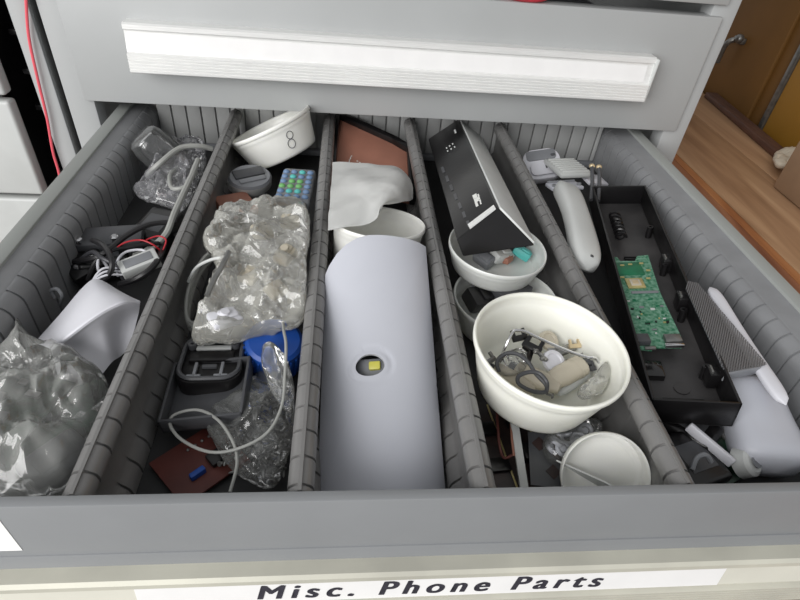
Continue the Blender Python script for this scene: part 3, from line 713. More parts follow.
# zip bag of screws
proto = None; r = random.Random(5)
for k in range(110):
    u, v = r.random(), r.random()
    px = 215+70*u; py = 392+80*v
    if px+py*.25 < 318 or px-py*.1 > 244 : 
        pass
    q = P(px, py, -.049+.014*(1-abs(u-.5)*2)*r.random()); q = clampc(q, C2[0]+.004, C2[1]-.004, .016)
    if proto is None:
        mb = MB(); mb.lathe([(.0001, .0010), (.0014, .0010), (.0020, .0002), (.0020, 0), (.0001, 0)], 8); mb.lathe([(.0008, 0), (.0008, -.0045), (.0001, -.0055)], 6)
        o = mb.build('screw', 'steel_dull', None); proto = o
    else: o = proto.copy(); C.objects.link(o)
    o.matrix_basis = Matrix.Translation(q) @ Matrix.Rotation(r.uniform(0, 6.3), 4, 'Z') @ Matrix.Rotation(r.uniform(.9, 2.0), 4, 'X')
    tag(o, 'tiny metal screw heaped inside the clear zip bag', 'screw', 'tiny screws in the zip bag')
solo(bag_mb([(236, 392), (262, 370), (284, 372), (294, 392), (296, 430), (286, 462), (270, 488), (232, 470), (216, 446), (206, 424), (214, 408)], -.044, .012, .010, (C2[0], C2[1]-.001), .004, 31, 24, 110, 46), 'zip_bag', 'film', 'clear zip bag full of tiny metal screws', 'bag')
solo(bag_mb([(262, 352), (276, 350), (292, 380), (296, 405), (286, 410), (268, 385)], -.022, .010, .008, (C2[0], C2[1]-.001), .004, 33, 16, 80, 50), 'plastic_bag', 'film', 'small clear plastic bag standing between blue cap and zip bag', 'bag')
lead([(283, 322, -.014), (284, 332, -.008), (286, 345, -.006), (285, 375, -.012), (282, 405, -.018), (268, 432, -.022), (240, 448, -.026), (210, 452, -.03), (182, 440, -.034), (170, 424, -.036), (176, 414, -.036), (198, 410, -.034), (218, 420, -.030), (233, 442, -.028), (237, 464, -.03), (230, 492, -.034)], .0010, 'grey_cable', 'pale thin cable looping over the zip bag and red-brown board')

# ================================================================== compartment 3
# red-brown box with black frame
A, B, D_ = P(334, 172, -.030), P(411, 184, -.030), P(337, 118, -.010); T = frame(A, B, D_); Lx = (B-A).length; Ly = (D_-A).length
o = thing('picture_panel', 'red-brown panel with black frame and white print at the back', 'panel', A)
poly = [T.inverted() @ P(*q) for q in ((332, 186, -.036), (412, 200, -.036), (409, 152, -.020), (394, 142, -.016), (338, 117, -.010))]
poly = [(p.x, p.y) for p in poly]
MB().prism(poly, -.008, 0, .0008, T).build('face', 'rust', o)
fr = MB()
for i in (2, 3): 
    a, b2 = V((*poly[i], 0)), V((*poly[(i+1) % 5], 0)); d = (b2-a); ang = math.atan2(d.y, d.x)
    fr.box((0, 0, 0), (d.length+.006, .008, .014), .0015, T=T @ Matrix.Translation((a+b2)/2) @ Matrix.Rotation(ang, 4, 'Z'))
a, b2 = V((*poly[1], 0)), V((*poly[2], 0)); d = (b2-a); fr.box((0, 0, 0), (d.length+.004, .006, .014), .0015, T=T @ Matrix.Translation((a+b2)/2) @ Matrix.Rotation(math.atan2(d.y, d.x), 4, 'Z'))
a, b2 = V((*poly[4], 0)), V((*poly[0], 0)); d = (b2-a); fr.box((0, 0, 0), (d.length+.004, .006, .014), .0015, T=T @ Matrix.Translation((a+b2)/2) @ Matrix.Rotation(math.atan2(d.y, d.x), 4, 'Z'))
fr.build('frame', 'black', o)
pp = T.inverted() @ P(352, 160, -.024); pm = MB()
for k in range(8): pm.box((pp.x-.003+.0004*(k % 2), pp.y-.010+.0026*k, .0004), (.0012, .0014, .0005), 0, T=T)
for k in range(7): pm.box((pp.x+.006+.0016*(k % 3), pp.y-.010+.0018*k, .0004), (.0018, .0010, .0005), 0, T=T)
pm.build('print', 'white_print', o)
# white tub behind the cover
tub(tilt(P(379, 221, .004), (.06, .22, 1)), .0405, .046, 'white tub at the top end of the white curved cover', 'tub', 'white food tubs', r0=.036)
# milky sheet folded over it
rows = [[P(326, 169, -.008), P(350, 168, -.004), P(376, 171, -.002), P(396, 173, .000), P(408, 184, -.008), P(413, 205, -.016)],
        [P(325, 190, -.002), P(348, 188, .002), P(372, 189, .006), P(391, 190, .010), P(403, 193, .004), P(410, 207, -.008)],
        [P(324, 214, .002), P(346, 212, .006), P(366, 210, .010), P(382, 207, .014), P(394, 203, .010), P(404, 208, .000)],
        [P(323, 237, .004), P(345, 234, .008), P(362, 231, .010), P(374, 226, .012), P(380, 214, .014), P(390, 209, .006)]]
solo(MB().patch([[clampc(p+V((0, 0, .007)), C3[0]-.002, C3[1]+.002) for p in r] for r in rows], 6, 6, .0006, .0026, 3), 'plastic_sheet', 'film_milk', 'milky translucent plastic sheet folded over the white tub', 'sheet')
# large white curved cover with a hole
Wd = .0795
cx = (D2+D3)/2
yt, zt, yb, zb_ = .205, .020, .012, -.046
nL, nA = 44, 26
A0 = V((cx-.0025, yt, zt)); B0 = V((cx-.002, yb, zb_)); ax = (B0-A0); Ln = ax.length; ax.normalize()
xx = V((1, 0, 0)); xx = (xx-ax*xx.dot(ax)).normalized(); nn = xx.cross(ax)
if nn.z < 0: nn = -nn
hc = None
cv = MB(); sag = .014; th = .0022
def arc(u): return V((Wd/2*math.sin(u*1.12)/math.sin(1.12), 0, sag*(math.cos(u*1.12)-math.cos(1.12))/(1-math.cos(1.12))))
def csurf(u, s, off=0): 
    p = arc(u); s = s + .032*max(0, -u-.05)**2*(1-s/Ln); return A0 + ax*s + xx*p.x + nn*(p.z-sag+off)
# find the hole centre on the surface
best = min(((abs(dx)+abs(dy), u, s) for u in [i/40-.5 for i in range(41)] for s in [Ln*j/80 for j in range(81)]
            for (dx, dy) in [((lambda d: (d.dot(_r)/d.dot(_f)*FPX+400-369.5, -d.dot(_u)/d.dot(_f)*FPX+300-364))(csurf(u, s)-CAM))]), key=lambda q: q[0])
hu, hs = best[1], best[2]
Rh = .0080
vs = []; fs = []
# polar grid round the hole out to the sheet border, so the hole is round and clean
na, nr = 96, 26
def border(a):
    cu, su = math.cos(a), math.sin(a); t = 9
    if cu > 1e-6: t = min(t, (Wd/2*1.0-hu*Wd/2)/cu)
    if cu < -1e-6: t = min(t, (-Wd/2-hu*Wd/2)/cu)
    if su > 1e-6: t = min(t, (Ln-hs)/su)
    if su < -1e-6: t = min(t, (0-hs)/su)
    return t
angs = [2*PI*i/na for i in range(na)]
for cxn, cyn in ((-1, 0), (1, 0), (-1, 1), (1, 1)):
    angs.append(math.atan2((Ln if cyn else 0)-hs, cxn*Wd/2-hu*Wd/2) % (2*PI))
angs = sorted(angs); na = len(angs)
for layer in (0, -th):
    for k in range(nr):
        for a in angs:
            t = Rh + (border(a)-Rh)*(k/(nr-1))**1.3
            u = (hu*Wd/2+t*math.cos(a))/(Wd/2); s = hs+t*math.sin(a)
            dip = -.0008*max(0, 1-abs(t-Rh*1.5)/.002) if k > 0 else 0
            vs.append(csurf(u, s, layer+dip))
for l in (0, 1):
    o_ = l*nr*na
    for k in range(nr-1):
        for i in range(na):
            j = (i+1) % na; f = (o_+k*na+i, o_+k*na+j, o_+(k+1)*na+j, o_+(k+1)*na+i); fs.append(f if l == 0 else f[::-1])
for k in (0, nr-1):
    for i in range(na):
        j = (i+1) % na; fs.append((k*na+i, k*na+j, nr*na+k*na+j, nr*na+k*na+i))
cv.add(vs, fs)
co = solo(cv, 'curved_cover', 'white_cool', 'large white curved plastic cover with a round hole, filling the middle compartment', 'cover', smooth=40)
# what shows through the hole
hp_ = csurf(hu, hs)
T = tilt(hp_+V((.001, .001, -.007)), (-.3, -.5, 1)); o = thing('connector_plug', 'yellow-tipped grey plug seen through the hole of the white cover', 'plug', T @ Matrix.Translation((0, 0, -.02)))
MB().box((0, 0, -.008), (.022, .018, .016), .002, T=T).build('body', 'mid_grey', o)
MB().box((.003, .003, .001), (.008, .006, .004), .001, T=T).build('tip', mat('yellow_plastic', (196, 190, 84), .4), o)
# black plastic wrap beside the cover
solo(bag_mb([(436, 300), (446, 310), (454, 345), (455, 385), (449, 415), (446, 400), (446, 360), (440, 325)], -.040, .010, .010, (.366, .3705), .002, 41, 14, 70, 60), 'plastic_wrap', 'black_gloss', 'glossy black plastic wrap squeezed between white cover and third divider', 'wrap')
# ================================================================== compartment 4
# black device with pale side
top = [P(428, 139, -.014), P(458, 119, -.002), P(497, 207, .036), P(457, 240, .018)]
bot = [P(440, 150, -.046), P(476, 128, -.032), P(535, 246, .013), P(463, 257, .004)]
o = thing('network_box', 'black electronics box with a pale grey side, lying on tubs behind the third divider', 'electronics box', (sum(top, V())/4).to_tuple()[:2] + (-.04,))
MB().hexa(top, bot, .0015).build('shell', 'black', o)
# pale side panel over the side facing right
ce = (sum(top, V())+sum(bot, V()))/8
sn = ((bot[1]-top[1]).cross(top[2]-top[1])).normalized()
if sn.dot(top[1]-ce) < 0: sn = -sn
q = [top[1].lerp(bot[1], .05), top[2].lerp(bot[2], .05), bot[2].lerp(top[2], .05), bot[1].lerp(top[1], .05)]
MB().hexa([p+sn*.0022 for p in q], [p+sn*.0002 for p in q], .0006).build('side_panel', 'white_grey', o)
# marks on the dark face
T = frame(top[3], top[2], top[0]); Wt = (top[2]-top[3]).length; Ht = (top[0]-top[3]).length
if (T.to_3x3() @ V((0, 0, 1))).dot(top[0]-bot[0]) < 0: pass
iv = T.inverted()
def onface(px, py):
    d = _ray(px, py); n = T.to_3x3() @ V((0, 0, 1)); t = (T.translation-CAM).dot(n)/d.dot(n); return CAM+d*t
st = [onface(470, 229), onface(496, 209), onface(494, 205.5), onface(468, 225)]
nz_ = T.to_3x3() @ V((0, 0, 1))
if nz_.dot(CAM-top[3]) < 0: nz_ = -nz_
MB().hexa([p+nz_*.0008 for p in st], [p-nz_*.0002 for p in st]).build('stripe', 'alu', o)
pm = MB()
def mark(px, py, w, h, mb=None):
    a = [onface(px, py), onface(px+w, py-w*.55), onface(px+w+h*.35, py-w*.55+h), onface(px+h*.35, py+h)]
    (mb or pm).hexa([p+nz_*.0006 for p in a], [p+nz_*.0001 for p in a])
for (x, y, w, h) in ((472.5, 196, 4, 3.4), (474, 200, 4.2, 3), (475, 203.5, 2.4, 3.6), (477.5, 195, 1.4, 2), (478.2, 197.6, 1.4, 2), (479.2, 200.4, 1.4, 2), (480, 203, 1.2, 1.6)): mark(x, y, w, h)
pm.build('print', 'white_print', o)
pm = MB()
for (x, y) in ((446, 148), (449, 146), (452, 144), (447, 151), (450.5, 149), (454, 147)): mark(x, y, 1.2, 1)
mark(454, 130.5, 1.5, 3); pm.build('indicator_marks', 'white_grey', o)
pm = MB()
for k in range(7): mark(441+4.2*k, 168+9*k, 2.4, 5.5)
pm.build('port_row', 'dark_grey', o)
# tub below the device
T2 = tilt(P(498, 246, -.004), (.03, -.02, 1)); tub(T2, .0425, .0225, 'white tub under the black electronics box, holding coloured plastic scraps', 'tub_clear', 'white food tubs', r0=.037)
def piece(px, py, z, d, ang, material, name, label, cat, round_=False, group=None):
    T = solidbox(px, py, z, d, ang)
    mb = MB()
    if round_: mb.ball((0, 0, 0), 1, d[0]/2, d[1]/2, d[2]/2, T=T, sub=3)
    else:
        mb.box((0, 0, 0), d, min(d)*.2, T=T); mb.box((d[0]*.12, 0, d[2]*.45), (d[0]*.5, d[1]*.6, d[2]*.4), min(d)*.1, T=T)
    return solo(mb, name, material, label, cat, group, at=T)
piece(500, 254, -.015, (.022, .016, .010), (.2, .3, .5), 'white_grey', 'plastic_scrap', 'white plastic scrap in the tub under the black box', 'plastic scrap')
piece(522, 253, -.015, (.016, .010, .008), (-.2, .3, -.5), 'teal', 'plastic_scrap', 'teal plastic scrap in the tub under the black box', 'plastic scrap')
piece(508, 259, -.017, (.012, .006, .006), (-.2, .1, .9), 'rust', 'plastic_scrap', 'reddish plastic scrap in the tub under the black box', 'plastic scrap')
piece(484, 259, -.017, (.018, .012, .010), (.3, .1, -.9), 'mid_grey', 'plastic_scrap', 'grey plastic scrap in the tub under the black box', 'plastic scrap')
piece(515, 243, -.017, (.020, .016, .010), (.1, .3, .2), 'dark_grey', 'plastic_scrap', 'dark plastic scrap at the back in the tub under the black box', 'plastic scrap')
# tub with black parts
T3 = tilt(P(506, 297, -.0275), (.0, -.0, 1)); tub(T3, .0440, .0280, 'milky tub of dark phone parts, just behind the largest tub', 'tub_clear', 'white food tubs', r0=.039)
T = solidbox(508, 289, -.0305, (.034, .024, .007), (-.12, .05, .5)); o = thing('key_block', 'dark grey plastic block with two round keys in the tub behind the largest tub', 'plastic block', T)
MB().box((0, 0, 0), (.034, .026, .008), .0015, T=T).build('body', 'dark_grey', o)
for x in (-.008, .006): MB().lathe([(.0001, .0058), (.0035, .0055), (.0042, .004), (.0042, .003)], 20, T @ Matrix.Translation((x, .004, 0))).build('key', 'black', o)
piece(480, 299, -.036, (.026, .020, .014), (.3, .2, .4), 'black', 'plastic_part', 'black phone part at the near side of the milky tub', 'phone part')
piece(478, 286, -.032, (.014, .012, .008), (.1, .4, .2), 'mid_grey', 'plastic_part', 'grey round phone part at the back of the milky tub', 'phone part', True)
piece(492, 293, -.040, (.020, .024, .012), (.1, -.4, 1.2), 'black', 'plastic_part', 'black phone part in the middle of the milky tub', 'phone part')
# biggest tub
BT = tilt(P(552, 344, .016), (.05, -.03, 1)); R4 = .0510; H4 = .043
tub(BT, R4, H4, 'largest cream tub, full of plugs and bent wire, between the third and fourth dividers', 'tub_cream', 'white food tubs', r0=.0400)
bz = .016-H4+.004
def Q(px, py, h): return P(px, py, bz+h)
solo(MB().tube([Q(500, 362, .012), Q(506, 345, .024), Q(513, 332, .031), Q(519, 330.5, .032), Q(526, 332, .031), Q(545, 341, .028), Q(568, 351, .024), Q(586, 357, .021), Q(595, 358, .020), Q(599, 363, .014)], .0011, 8, 6), 'bent_rod', 'steel', 'shiny steel rod bent at both ends across the largest tub', 'rod')
lp = [Q(499, 372, .016), Q(497, 362, .020), Q(505, 354, .024), Q(517, 354, .026), Q(528, 362, .026), Q(536, 374, .024), Q(546, 385, .022), Q(545, 392, .018), Q(532, 391, .020), Q(519, 384, .022), Q(519, 376, .024), Q(530, 372, .026), Q(540, 374, .026), Q(547, 383, .024), Q(546, 393, .016)]
solo(MB().tube(lp, .0014, 8, 6), 'looped_cable', 'dark_grey', 'dark grey cable looped in the largest tub', 'cable')
def plug(px, py, h, L, r, ang, material, label, tip='dark_grey'):
    c = Q(px, py, h); T = Matrix.Translation(c) @ Matrix.Rotation(ang[0], 4, 'Z') @ Matrix.Rotation(PI/2+ang[1], 4, 'Y')
    o = thing('plug', label, 'plug', T)
    MB().lathe([(.0001, -L/2), (r*.75, -L/2), (r, -L/2+.002), (r, L*.1), (r*.85, L*.3), (r*.55, L*.48), (.0001, L*.5)], 24, T, sx=.75).build('body', material, o)
    MB().lathe([(r*.45, -L/2-.005), (r*.45, -L/2+.001), (.0001, -L/2+.001)], 12, T, cap0=True).build('tip', tip, o)
    MB().lathe([(r*1.04, -L*.30), (r*1.06, -L*.27), (r*1.04, -L*.24)], 24, T, sx=.75).build('collar', material, o)
    return o
plug(565, 374, .012, .034, .0080, (.5+PI, .05), 'beige', 'beige plug lying to the right in the largest tub')
plug(538, 379, .010, .032, .0075, (-.7, -.1), 'beige', 'beige plug across the middle under the looped cable')
plug(514, 380, .009, .030, .0065, (-.6, .1), 'beige', 'beige plug nearest the third divider in the largest tub')
plug(572, 382, .006, .032, .0050, (.6+PI, .1), 'white_grey', 'slim pale plug beside the clear scrap in the largest tub')
plug(563, 351, .010, .022, .0035, (.4+PI, .1), 'steel_dull', 'slim metal plug under the bent rod', 'brass')
def disc(px, py, h, r, material, label, ang=(.4, .2)):
    T = Matrix.Translation(Q(px, py, h)) @ Matrix.Rotation(ang[0], 4, 'X') @ Matrix.Rotation(ang[1], 4, 'Y')
    return solo(MB().lathe([(.0001, .0015), (r*.6, .0015), (r*.7, .0025), (r*.95, .0022), (r, 0), (r*.9, -.001), (.0001, -.001)], 28, T), 'disc', material, label, 'disc', at=T)
disc(553, 362, .012, .0085, 'white', 'white plastic disc in the middle of the largest tub')
disc(548, 341, .014, .0075, 'beige', 'cream plastic disc at the back of the largest tub')
def clip(px, py, h, s, ang, material, label):
    T = Matrix.Translation(Q(px, py, h)) @ Matrix.Rotation(ang, 4, 'Z') @ Matrix.Rotation(.5, 4, 'X')
    mb = MB(); mb.box((0, 0, 0), (s, s*.35, s*.25), s*.05, T=T); mb.box((s*.35, s*.3, 0), (s*.2, s*.5, s*.22), s*.04, T=T); mb.box((-s*.35, s*.3, 0), (s*.2, s*.5, s*.22), s*.04, T=T)
    return solo(mb, 'clip', material, label, 'clip', at=T)
clip(520, 338, .016, .012, .3, 'black', 'black clip under the bend of the steel rod')
clip(532, 347, .016, .014, -.7, 'black', 'black clip beside the white disc')
clip(529, 356, .014, .012, 1.1, 'black', 'black clip just behind the looped cable')
clip(589, 369, .012, .010, .2, 'dark_grey', 'dark grey clip at the tip of the right beige plug')
clip(542, 356, .016, .010, 2.0, 'steel_dull', 'small metal clip beside the black clips')
clip(490, 361, .016, .010, .6, 'steel_dull', 'small metal clip against the near wall of the largest tub')
clip(575, 346, .014, .009, .1, 'brass', 'small brass clip at the far side of the largest tub')
for (x, y, h, a, l) in ((536, 351, .017, .3, 'short screw beside the black clips in the largest tub'), (555, 349, .016, 1.4, 'short screw under the middle of the steel rod'), (583, 353, .010, 2.2, 'short screw by the far wall of the largest tub'), (552, 396, .010, .9, 'short screw by the near wall of the largest tub')):
    o = proto.copy(); C.objects.link(o); o.matrix_basis = Matrix.Translation(Q(x, y, h)) @ Matrix.Rotation(a, 4, 'Z') @ Matrix.Rotation(1.4, 4, 'X'); tag(o, l, 'screw', 'loose screws in the largest tub')
hexa_ = lambda p: p
bm_ = bag_mb([(590, 380), (604, 366), (610, 376), (602, 392), (584, 397), (578, 392)], bz+.016, .008, .006, (.38, .52), .003, 51, 14, 60, 80, zmin=bz+.002)
solo(bm_, 'plastic_bag', 'film_cream', 'clear plastic scrap against the right wall of the largest tub', 'bag')
bm_ = bag_mb([(500, 356), (518, 350), (527, 358), (522, 372), (504, 374), (496, 366)], bz+.016, .006, .006, (.38, .52), .003, 52, 14, 60, 80, zmin=bz+.002)
solo(bm_, 'plastic_bag', 'film', 'clear plastic scrap inside the loop of dark cable', 'bag')
# bottom of the compartment
T = solidbox(508, 445, -.052, (.046, .075, .003), (0, 0, .1)); o = thing('circuit_board', 'dark brown circuit board on the floor below the largest tub', 'circuit board', T)
MB().box((0, 0, 0), (.046, .075, .0025), .0003, T=T).build('board', 'brown_dark', o)
for (x, y, w, l, h) in ((-.012, .012, .012, .010, .004), (.008, .020, .010, .016, .004), (.010, -.010, .008, .012, .006), (-.012, -.016, .014, .010, .003)): MB().box((x, y, .0012+h/2), (w, l, h), .0005, T=T).build('chip', 'black', o)
for x in (-.019, -.005, .019): MB().box((x, 0, .0016), (.0012, .068, .0008), .0002, T=T).build('track', 'gold', o)
lead([(497, 412, -.035), (498, 430, -.034), (500, 448, -.036), (505, 458, -.04), (520, 450, -.04)], .0009, 'rust_dark', 'thin reddish wire beside the third divider below the largest tub', 'wire', 'wire')
lead([(511, 424, -.036), (512, 440, -.036), (514, 456, -.04)], .0008, 'rust', 'short reddish wire above the brown circuit board', 'wire', 'wire')
A, B, D_ = P(521, 489, -.046), P(532, 489, -.046), P(543, 432, -.036); T = frame(A, B, D_)
solo(MB().box((.002, .026, 0), (.0055, .064, .0022), .0006, T=T), 'plastic_strip', 'white_grey', 'pale plastic strip standing below the largest tub', 'strip', at=T)
A, B, D_ = P(532, 482, -.046), P(566, 486, -.046), P(548, 440, -.040); T = frame(A, B, D_)
o = thing('photo_card', 'dark printed card next to the pale plastic strip', 'card', A)
MB().box((.014, .016, 0), (.030, .036, .0008), .0002, T=T).build('card', 'dark_grey', o)
for (x, y, s) in ((.006, .026, .005), (.018, .022, .006), (.014, .008, .005)): MB().prism([(x-s, y), (x, y-s), (x+s, y), (x, y+s)], .0004, .0009, 0, T).build('print', 'brown_dark', o)
# bag of little clear rings
pr0 = None
for k in range(14):
    q = P(552+11*(k % 5)+4*((k//5) % 2), 447-9*(k//5)+1.5*(k % 3), -.040+.002*(k % 3)); q = clampc(q, C4[0]+.006, C4[1]-.006)
    if pr0 is None:
        mb = MB(); mb.tube([(.0042*math.cos(a), .0042*math.sin(a), 0) for a in [2*PI*i/14 for i in range(14)]], .0014, 8, 0, True); mb.lathe([(.0001, .0005), (.0022, .0004), (.0024, -.0006), (.0001, -.0008)], 12); o = mb.build('washer', 'white_cool', None); pr0 = o
    else: o = pr0.copy(); C.objects.link(o)
    o.matrix_basis = Matrix.Translation(q) @ Matrix.Rotation(.5*math.sin(k*2.1), 4, 'X') @ Matrix.Rotation(.5*math.cos(k*1.3), 4, 'Y')
    tag(o, 'small pale round washer inside the clear bag below the largest tub', 'washer', 'pale washers in the small clear bag')
solo(bag_mb([(542, 448), (550, 430), (575, 424), (597, 420), (602, 436), (592, 454), (570, 460), (552, 462)], -.040, .011, .010, C4, .003, 61, 18, 90, 60), 'plastic_bag', 'film', 'small clear bag of pale round washers below the largest tub', 'bag')
T5 = tilt(V((.4645, .0225, -.030)), (-.12, -.76, .66)); tub(T5, .0272, .014, 'small shallow white tub at the very front beside the fourth divider', 'tub', 'white food tubs', r0=.0225)
A, B, D_ = P(556, 461, -.030), P(600, 486, -.030), P(556, 466, -.036); T = frame(A, B, D_)
solo(MB().prism([(0, 0), (.036, .002), (.044, -.006), (.030, -.007)], 0, .0010, 0, T), 'plastic_sliver', 'white_grey', 'pointed pale plastic sliver in front of the small shallow tub', 'sliver', at=T)

# ================================================================== compartment 5 (right)
# white cradle at the back
T = tilt(P(542, 165, -.030), (-.1, -.55, .8), .15)
o = thing('phone_cradle', 'white rounded phone cradle with grey window at the back of the right compartment', 'cradle', T @ Matrix.Translation((0, 0, -.01)))
MB().prism(rrect(.046, .040, .014, 8), -.010, .004, .002, T).build('body', 'white', o)
MB().prism(rrect(.036, .013, .004, 5, (0, .011)), .004, .0052, .0004, T).build('window', 'mid_grey', o)
MB().prism(rrect(.030, .016, .006, 6, (-.002, -.008)), .004, .0075, .001, T).build('raised_pad', 'white', o)
MB().box((.002, -.006, .0078), (.0020, .005, .0010), .0002, T=T).build('slot', 'dark_grey', o)
MB().box((.014, .009, .0055), (.005, .003, .0012), .0003, T=T).build('clip_hole', 'dark_grey', o)
# ribbed pale panels
A, B, D_ = P(562, 174, -.016), P(594, 173, -.016), P(570, 146, -.024); T = frame(A, B, D_); w = (B-A).length
o = thing('keypad_shell', 'pale ribbed plastic shell at the back beside the white cradle', 'shell', A)
MB().box((w/2, .024, -.003), (w, .048, .006), .002, T=T).build('plate', 'white_grey', o)
for i in range(7):
    MB().box((w/2, .006+.006*i, .0006), (w*.84, .0026, .0022), .0006, T=T).build('rib', 'white_grey', o)
A, B, D_ = P(553, 188, -.014), P(584, 186, -.014), P(556, 176, -.020); T = frame(A, B, D_); w = (B-A).length
o = thing('cover_flap', 'pale plastic flap in front of the ribbed shell', 'flap', A)
MB().box((w/2, .008, -.002), (w, .018, .004), .0012, T=T).build('plate', 'white_cool', o)
MB().box((w/2, .0165, .0004), (w*.9, .0022, .003), .0005, T=T).build('hinge_bar', 'mid_grey', o)
for x in (.1, .9): MB().lathe([(.0022, -.001), (.0022, .002), (.0010, .002), (.0010, -.001)], 12, T @ Matrix.Translation((w*x, .004, .0005))).build('eyelet', 'mid_grey', o)
piece(594, 180, -.030, (.030, .020, .004), (.1, .2, .3), 'white', 'plastic_scrap', 'flat white plastic scrap behind the black tray', 'plastic scrap')
# long pale handset leaning on the fourth divider
T = frame(P(563, 186, -.014), P(587, 270, -.014), P(588, 190, -.022)); Lh = (P(587, 270, -.014)-P(563, 186, -.014)).length
def handset(T, L, w, h, name, label, material, bend=.010, n=26, m=20, cat='handset', parts=()):
    o = thing(name, label, cat, T); vs = []; fs = []
    for i in range(n+1):
        s = i/n; e = abs(2*s-1); f = (1-e**7)**.5 if e < 1 else 0.001
        ww = w/2*(.82+.18*e*e)*max(f, .05); hh = h/2*(.78+.22*e*e)*max(f, .05); z0 = bend*(4*s*(1-s))
        for j in range(m):
            a = 2*PI*j/m; c, sn_ = math.cos(a), math.sin(a)
            vs.append((L*s, ww*math.copysign(abs(c)**.6, c), z0+hh*math.copysign(abs(sn_)**.6, sn_)))
    for i in range(n):
        for j in range(m): fs.append((i*m+j, i*m+(j+1) % m, (i+1)*m+(j+1) % m, (i+1)*m+j))
    fs.append(tuple(range(m))[::-1]); fs.append(tuple(n*m+j for j in range(m)))
    MB().add(vs, fs, T).build('body', material, o, smooth=50)
    for (nm, mt, c, d, bv) in parts: MB().box(c, d, bv, T=T).build(nm, mt, o)
    return o
zs = 1 if (T.to_3x3() @ V((0, 0, 1))).z > 0 else -1
handset(T, Lh, .031, .022, 'phone_handset', 'long pale grey handset leaning along the fourth divider', 'white_grey', .006*zs, parts=(('earpiece_hole', 'black', (Lh*.82, .002, .0098*zs), (.004, .004, .002), .0004), ('latch_hole', 'dark_grey', (Lh*.93, .001, .0088*zs), (.005, .003, .002), .0004), ('seam', 'mid_grey', (Lh*.5, -.0118, .005*zs), (Lh*.8, .0008, .002), .0002)))
# brass-tipped stand pieces at the back of the tray
for (x, y, z, l) in ((591, 200, -.018, 'dark upright pin with brass tip behind the black tray, nearer the handset'), (598, 201, -.018, 'dark upright pin with brass tip at the tray corner')):
    a = P(x, y, -.022); b2 = P(x+1, y-34, -.006)
    o = thing('antenna_pin', l, 'pin', a)
    MB().tube([a, a.lerp(b2, .5)+V((.001, 0, 0)), b2], .0022, 10, 4).build('shaft', 'dark_grey', o)
    MB().ball(b2, .0034, 1, 1, .8, sub=2).build('tip', 'brass', o)
# long black tray
FLc, FRc, BRc, BLc = P(657, 400, -.014), P(738, 404, -.006), P(649, 187, -.006), P(589, 184, -.014)
yv = ((BLc-FLc)+(BRc-FRc)).normalized(); xv = (FRc-FLc); xv = (xv-yv*xv.dot(yv)).normalized()
w = ((FRc-FLc).dot(xv)+(BRc-BLc).dot(xv))/2; mid4 = (FLc+FRc+BLc+BRc)/4; L = ((BLc-FLc).length+(BRc-FRc).length)/2; T = frame(mid4-xv*w/2-yv*L/2, mid4+xv*w/2-yv*L/2, mid4-xv*w/2+yv*L/2); hgt = .023
TT = T.copy(); w_tray = w
o = thing('chassis_tray', 'long open black plastic equipment tray beside the fourth divider, holding a green board', 'equipment tray', T @ Matrix.Translation((0, 0, -hgt)))
MB().box((w/2, L/2, -hgt+.001), (w, L, .002), .0004, T=T).build('floor_plate', 'chassis', o)
for c, d in (((w/2, .001, -hgt/2), (w, .002, hgt)), ((w/2, L-.001, -hgt/2), (w, .002, hgt)), ((.001, L/2, -hgt/2), (.002, L, hgt)), ((w-.001, L/2, -hgt/2), (.002, L, hgt))):
    MB().box(c, d, .0005, T=T).build('side', 'black', o)
for i in range(4):
    MB().lathe([(.0030, 0), (.0030, .012), (.0014, .012), (.0014, .003)], 14, T @ Matrix.Translation((w*.86, L*(.14+.21*i), -hgt+.002))).build('screw_post', 'black', o)
for i, yy in enumerate((.40, .58, .12)):
    MB().box((w*.90, L*yy, -hgt*.55), (.008, .012, .014), .0012, T=T).build('bracket', 'black', o)
    MB().box((w*.86, L*yy-.001, -hgt*.25), (.0016, .007, .004), .0004, T=T).build('contact', 'steel_dull', o)
sp = []
for i in range(90): 
    a = i/90*7*2*PI; sp.append(T @ V((w*.34+.0045*math.cos(a)+.0, L*.80+.046*(i/90-.5), -hgt+.010+.0045*math.sin(a))))
MB().tube(sp, .0013, 6, 2).build('coil_spring', 'black', o)
for i in range(6): MB().box((w*.45, L*(.58+.012*i), -hgt+.0035), (.014, .0016, .003), .0003, T=T).build('rib', 'black', o)
MB().box((w*.5, L*.06, -hgt+.003), (w*.5, .0015, .004), .0003, T=T).build('rib', 'black', o)
MB().box((w*.24, L*.15, -hgt+.004), (.014, .016, .006), .001, T=T).build('socket', 'black_gloss', o)
MB().lathe([(.0055, -hgt+.002), (.0055, -hgt+.0030), (.0001, -hgt+.0030)], 24, T @ Matrix.Translation((w*.55, L*.10, 0))).build('boss', 'chassis', o)
# green board in the tray
pn = TT.to_3x3() @ V((0, 0, 1)); po = TT @ V((0, 0, -.0110))
def PP(px, py):
    d = _ray(px, py); return CAM + d*((po-CAM).dot(pn)/d.dot(pn))
A, B, D_ = PP(633, 348), PP(682, 347), PP(609, 258); T = frame(A, B, D_); w = (B-A).length; L = (D_-A).length
iv = T.inverted(); pts = [iv @ PP(x, y) for x, y in ((633, 348), (652, 350), (653, 347), (682, 347), (681, 336), (665, 303), (660, 292), (648, 255), (637, 256), (635, 261), (620, 261), (617, 257), (607, 258), (610, 272), (616, 290))]
ti = TT.inverted()
def keep(q):
    t = ti @ (T @ q); t.x = min(max(t.x, .0030), w_tray-.0030); return iv @ (TT @ t)
pts = [keep(q) for q in pts]
pl = [(p.x, p.y) for p in pts]
o = thing('circuit_board', 'bright green printed circuit board lying in the long black tray', 'circuit board', T)
MB().prism(pl, -.0016, 0, 0, T).build('board', 'pcb', o)
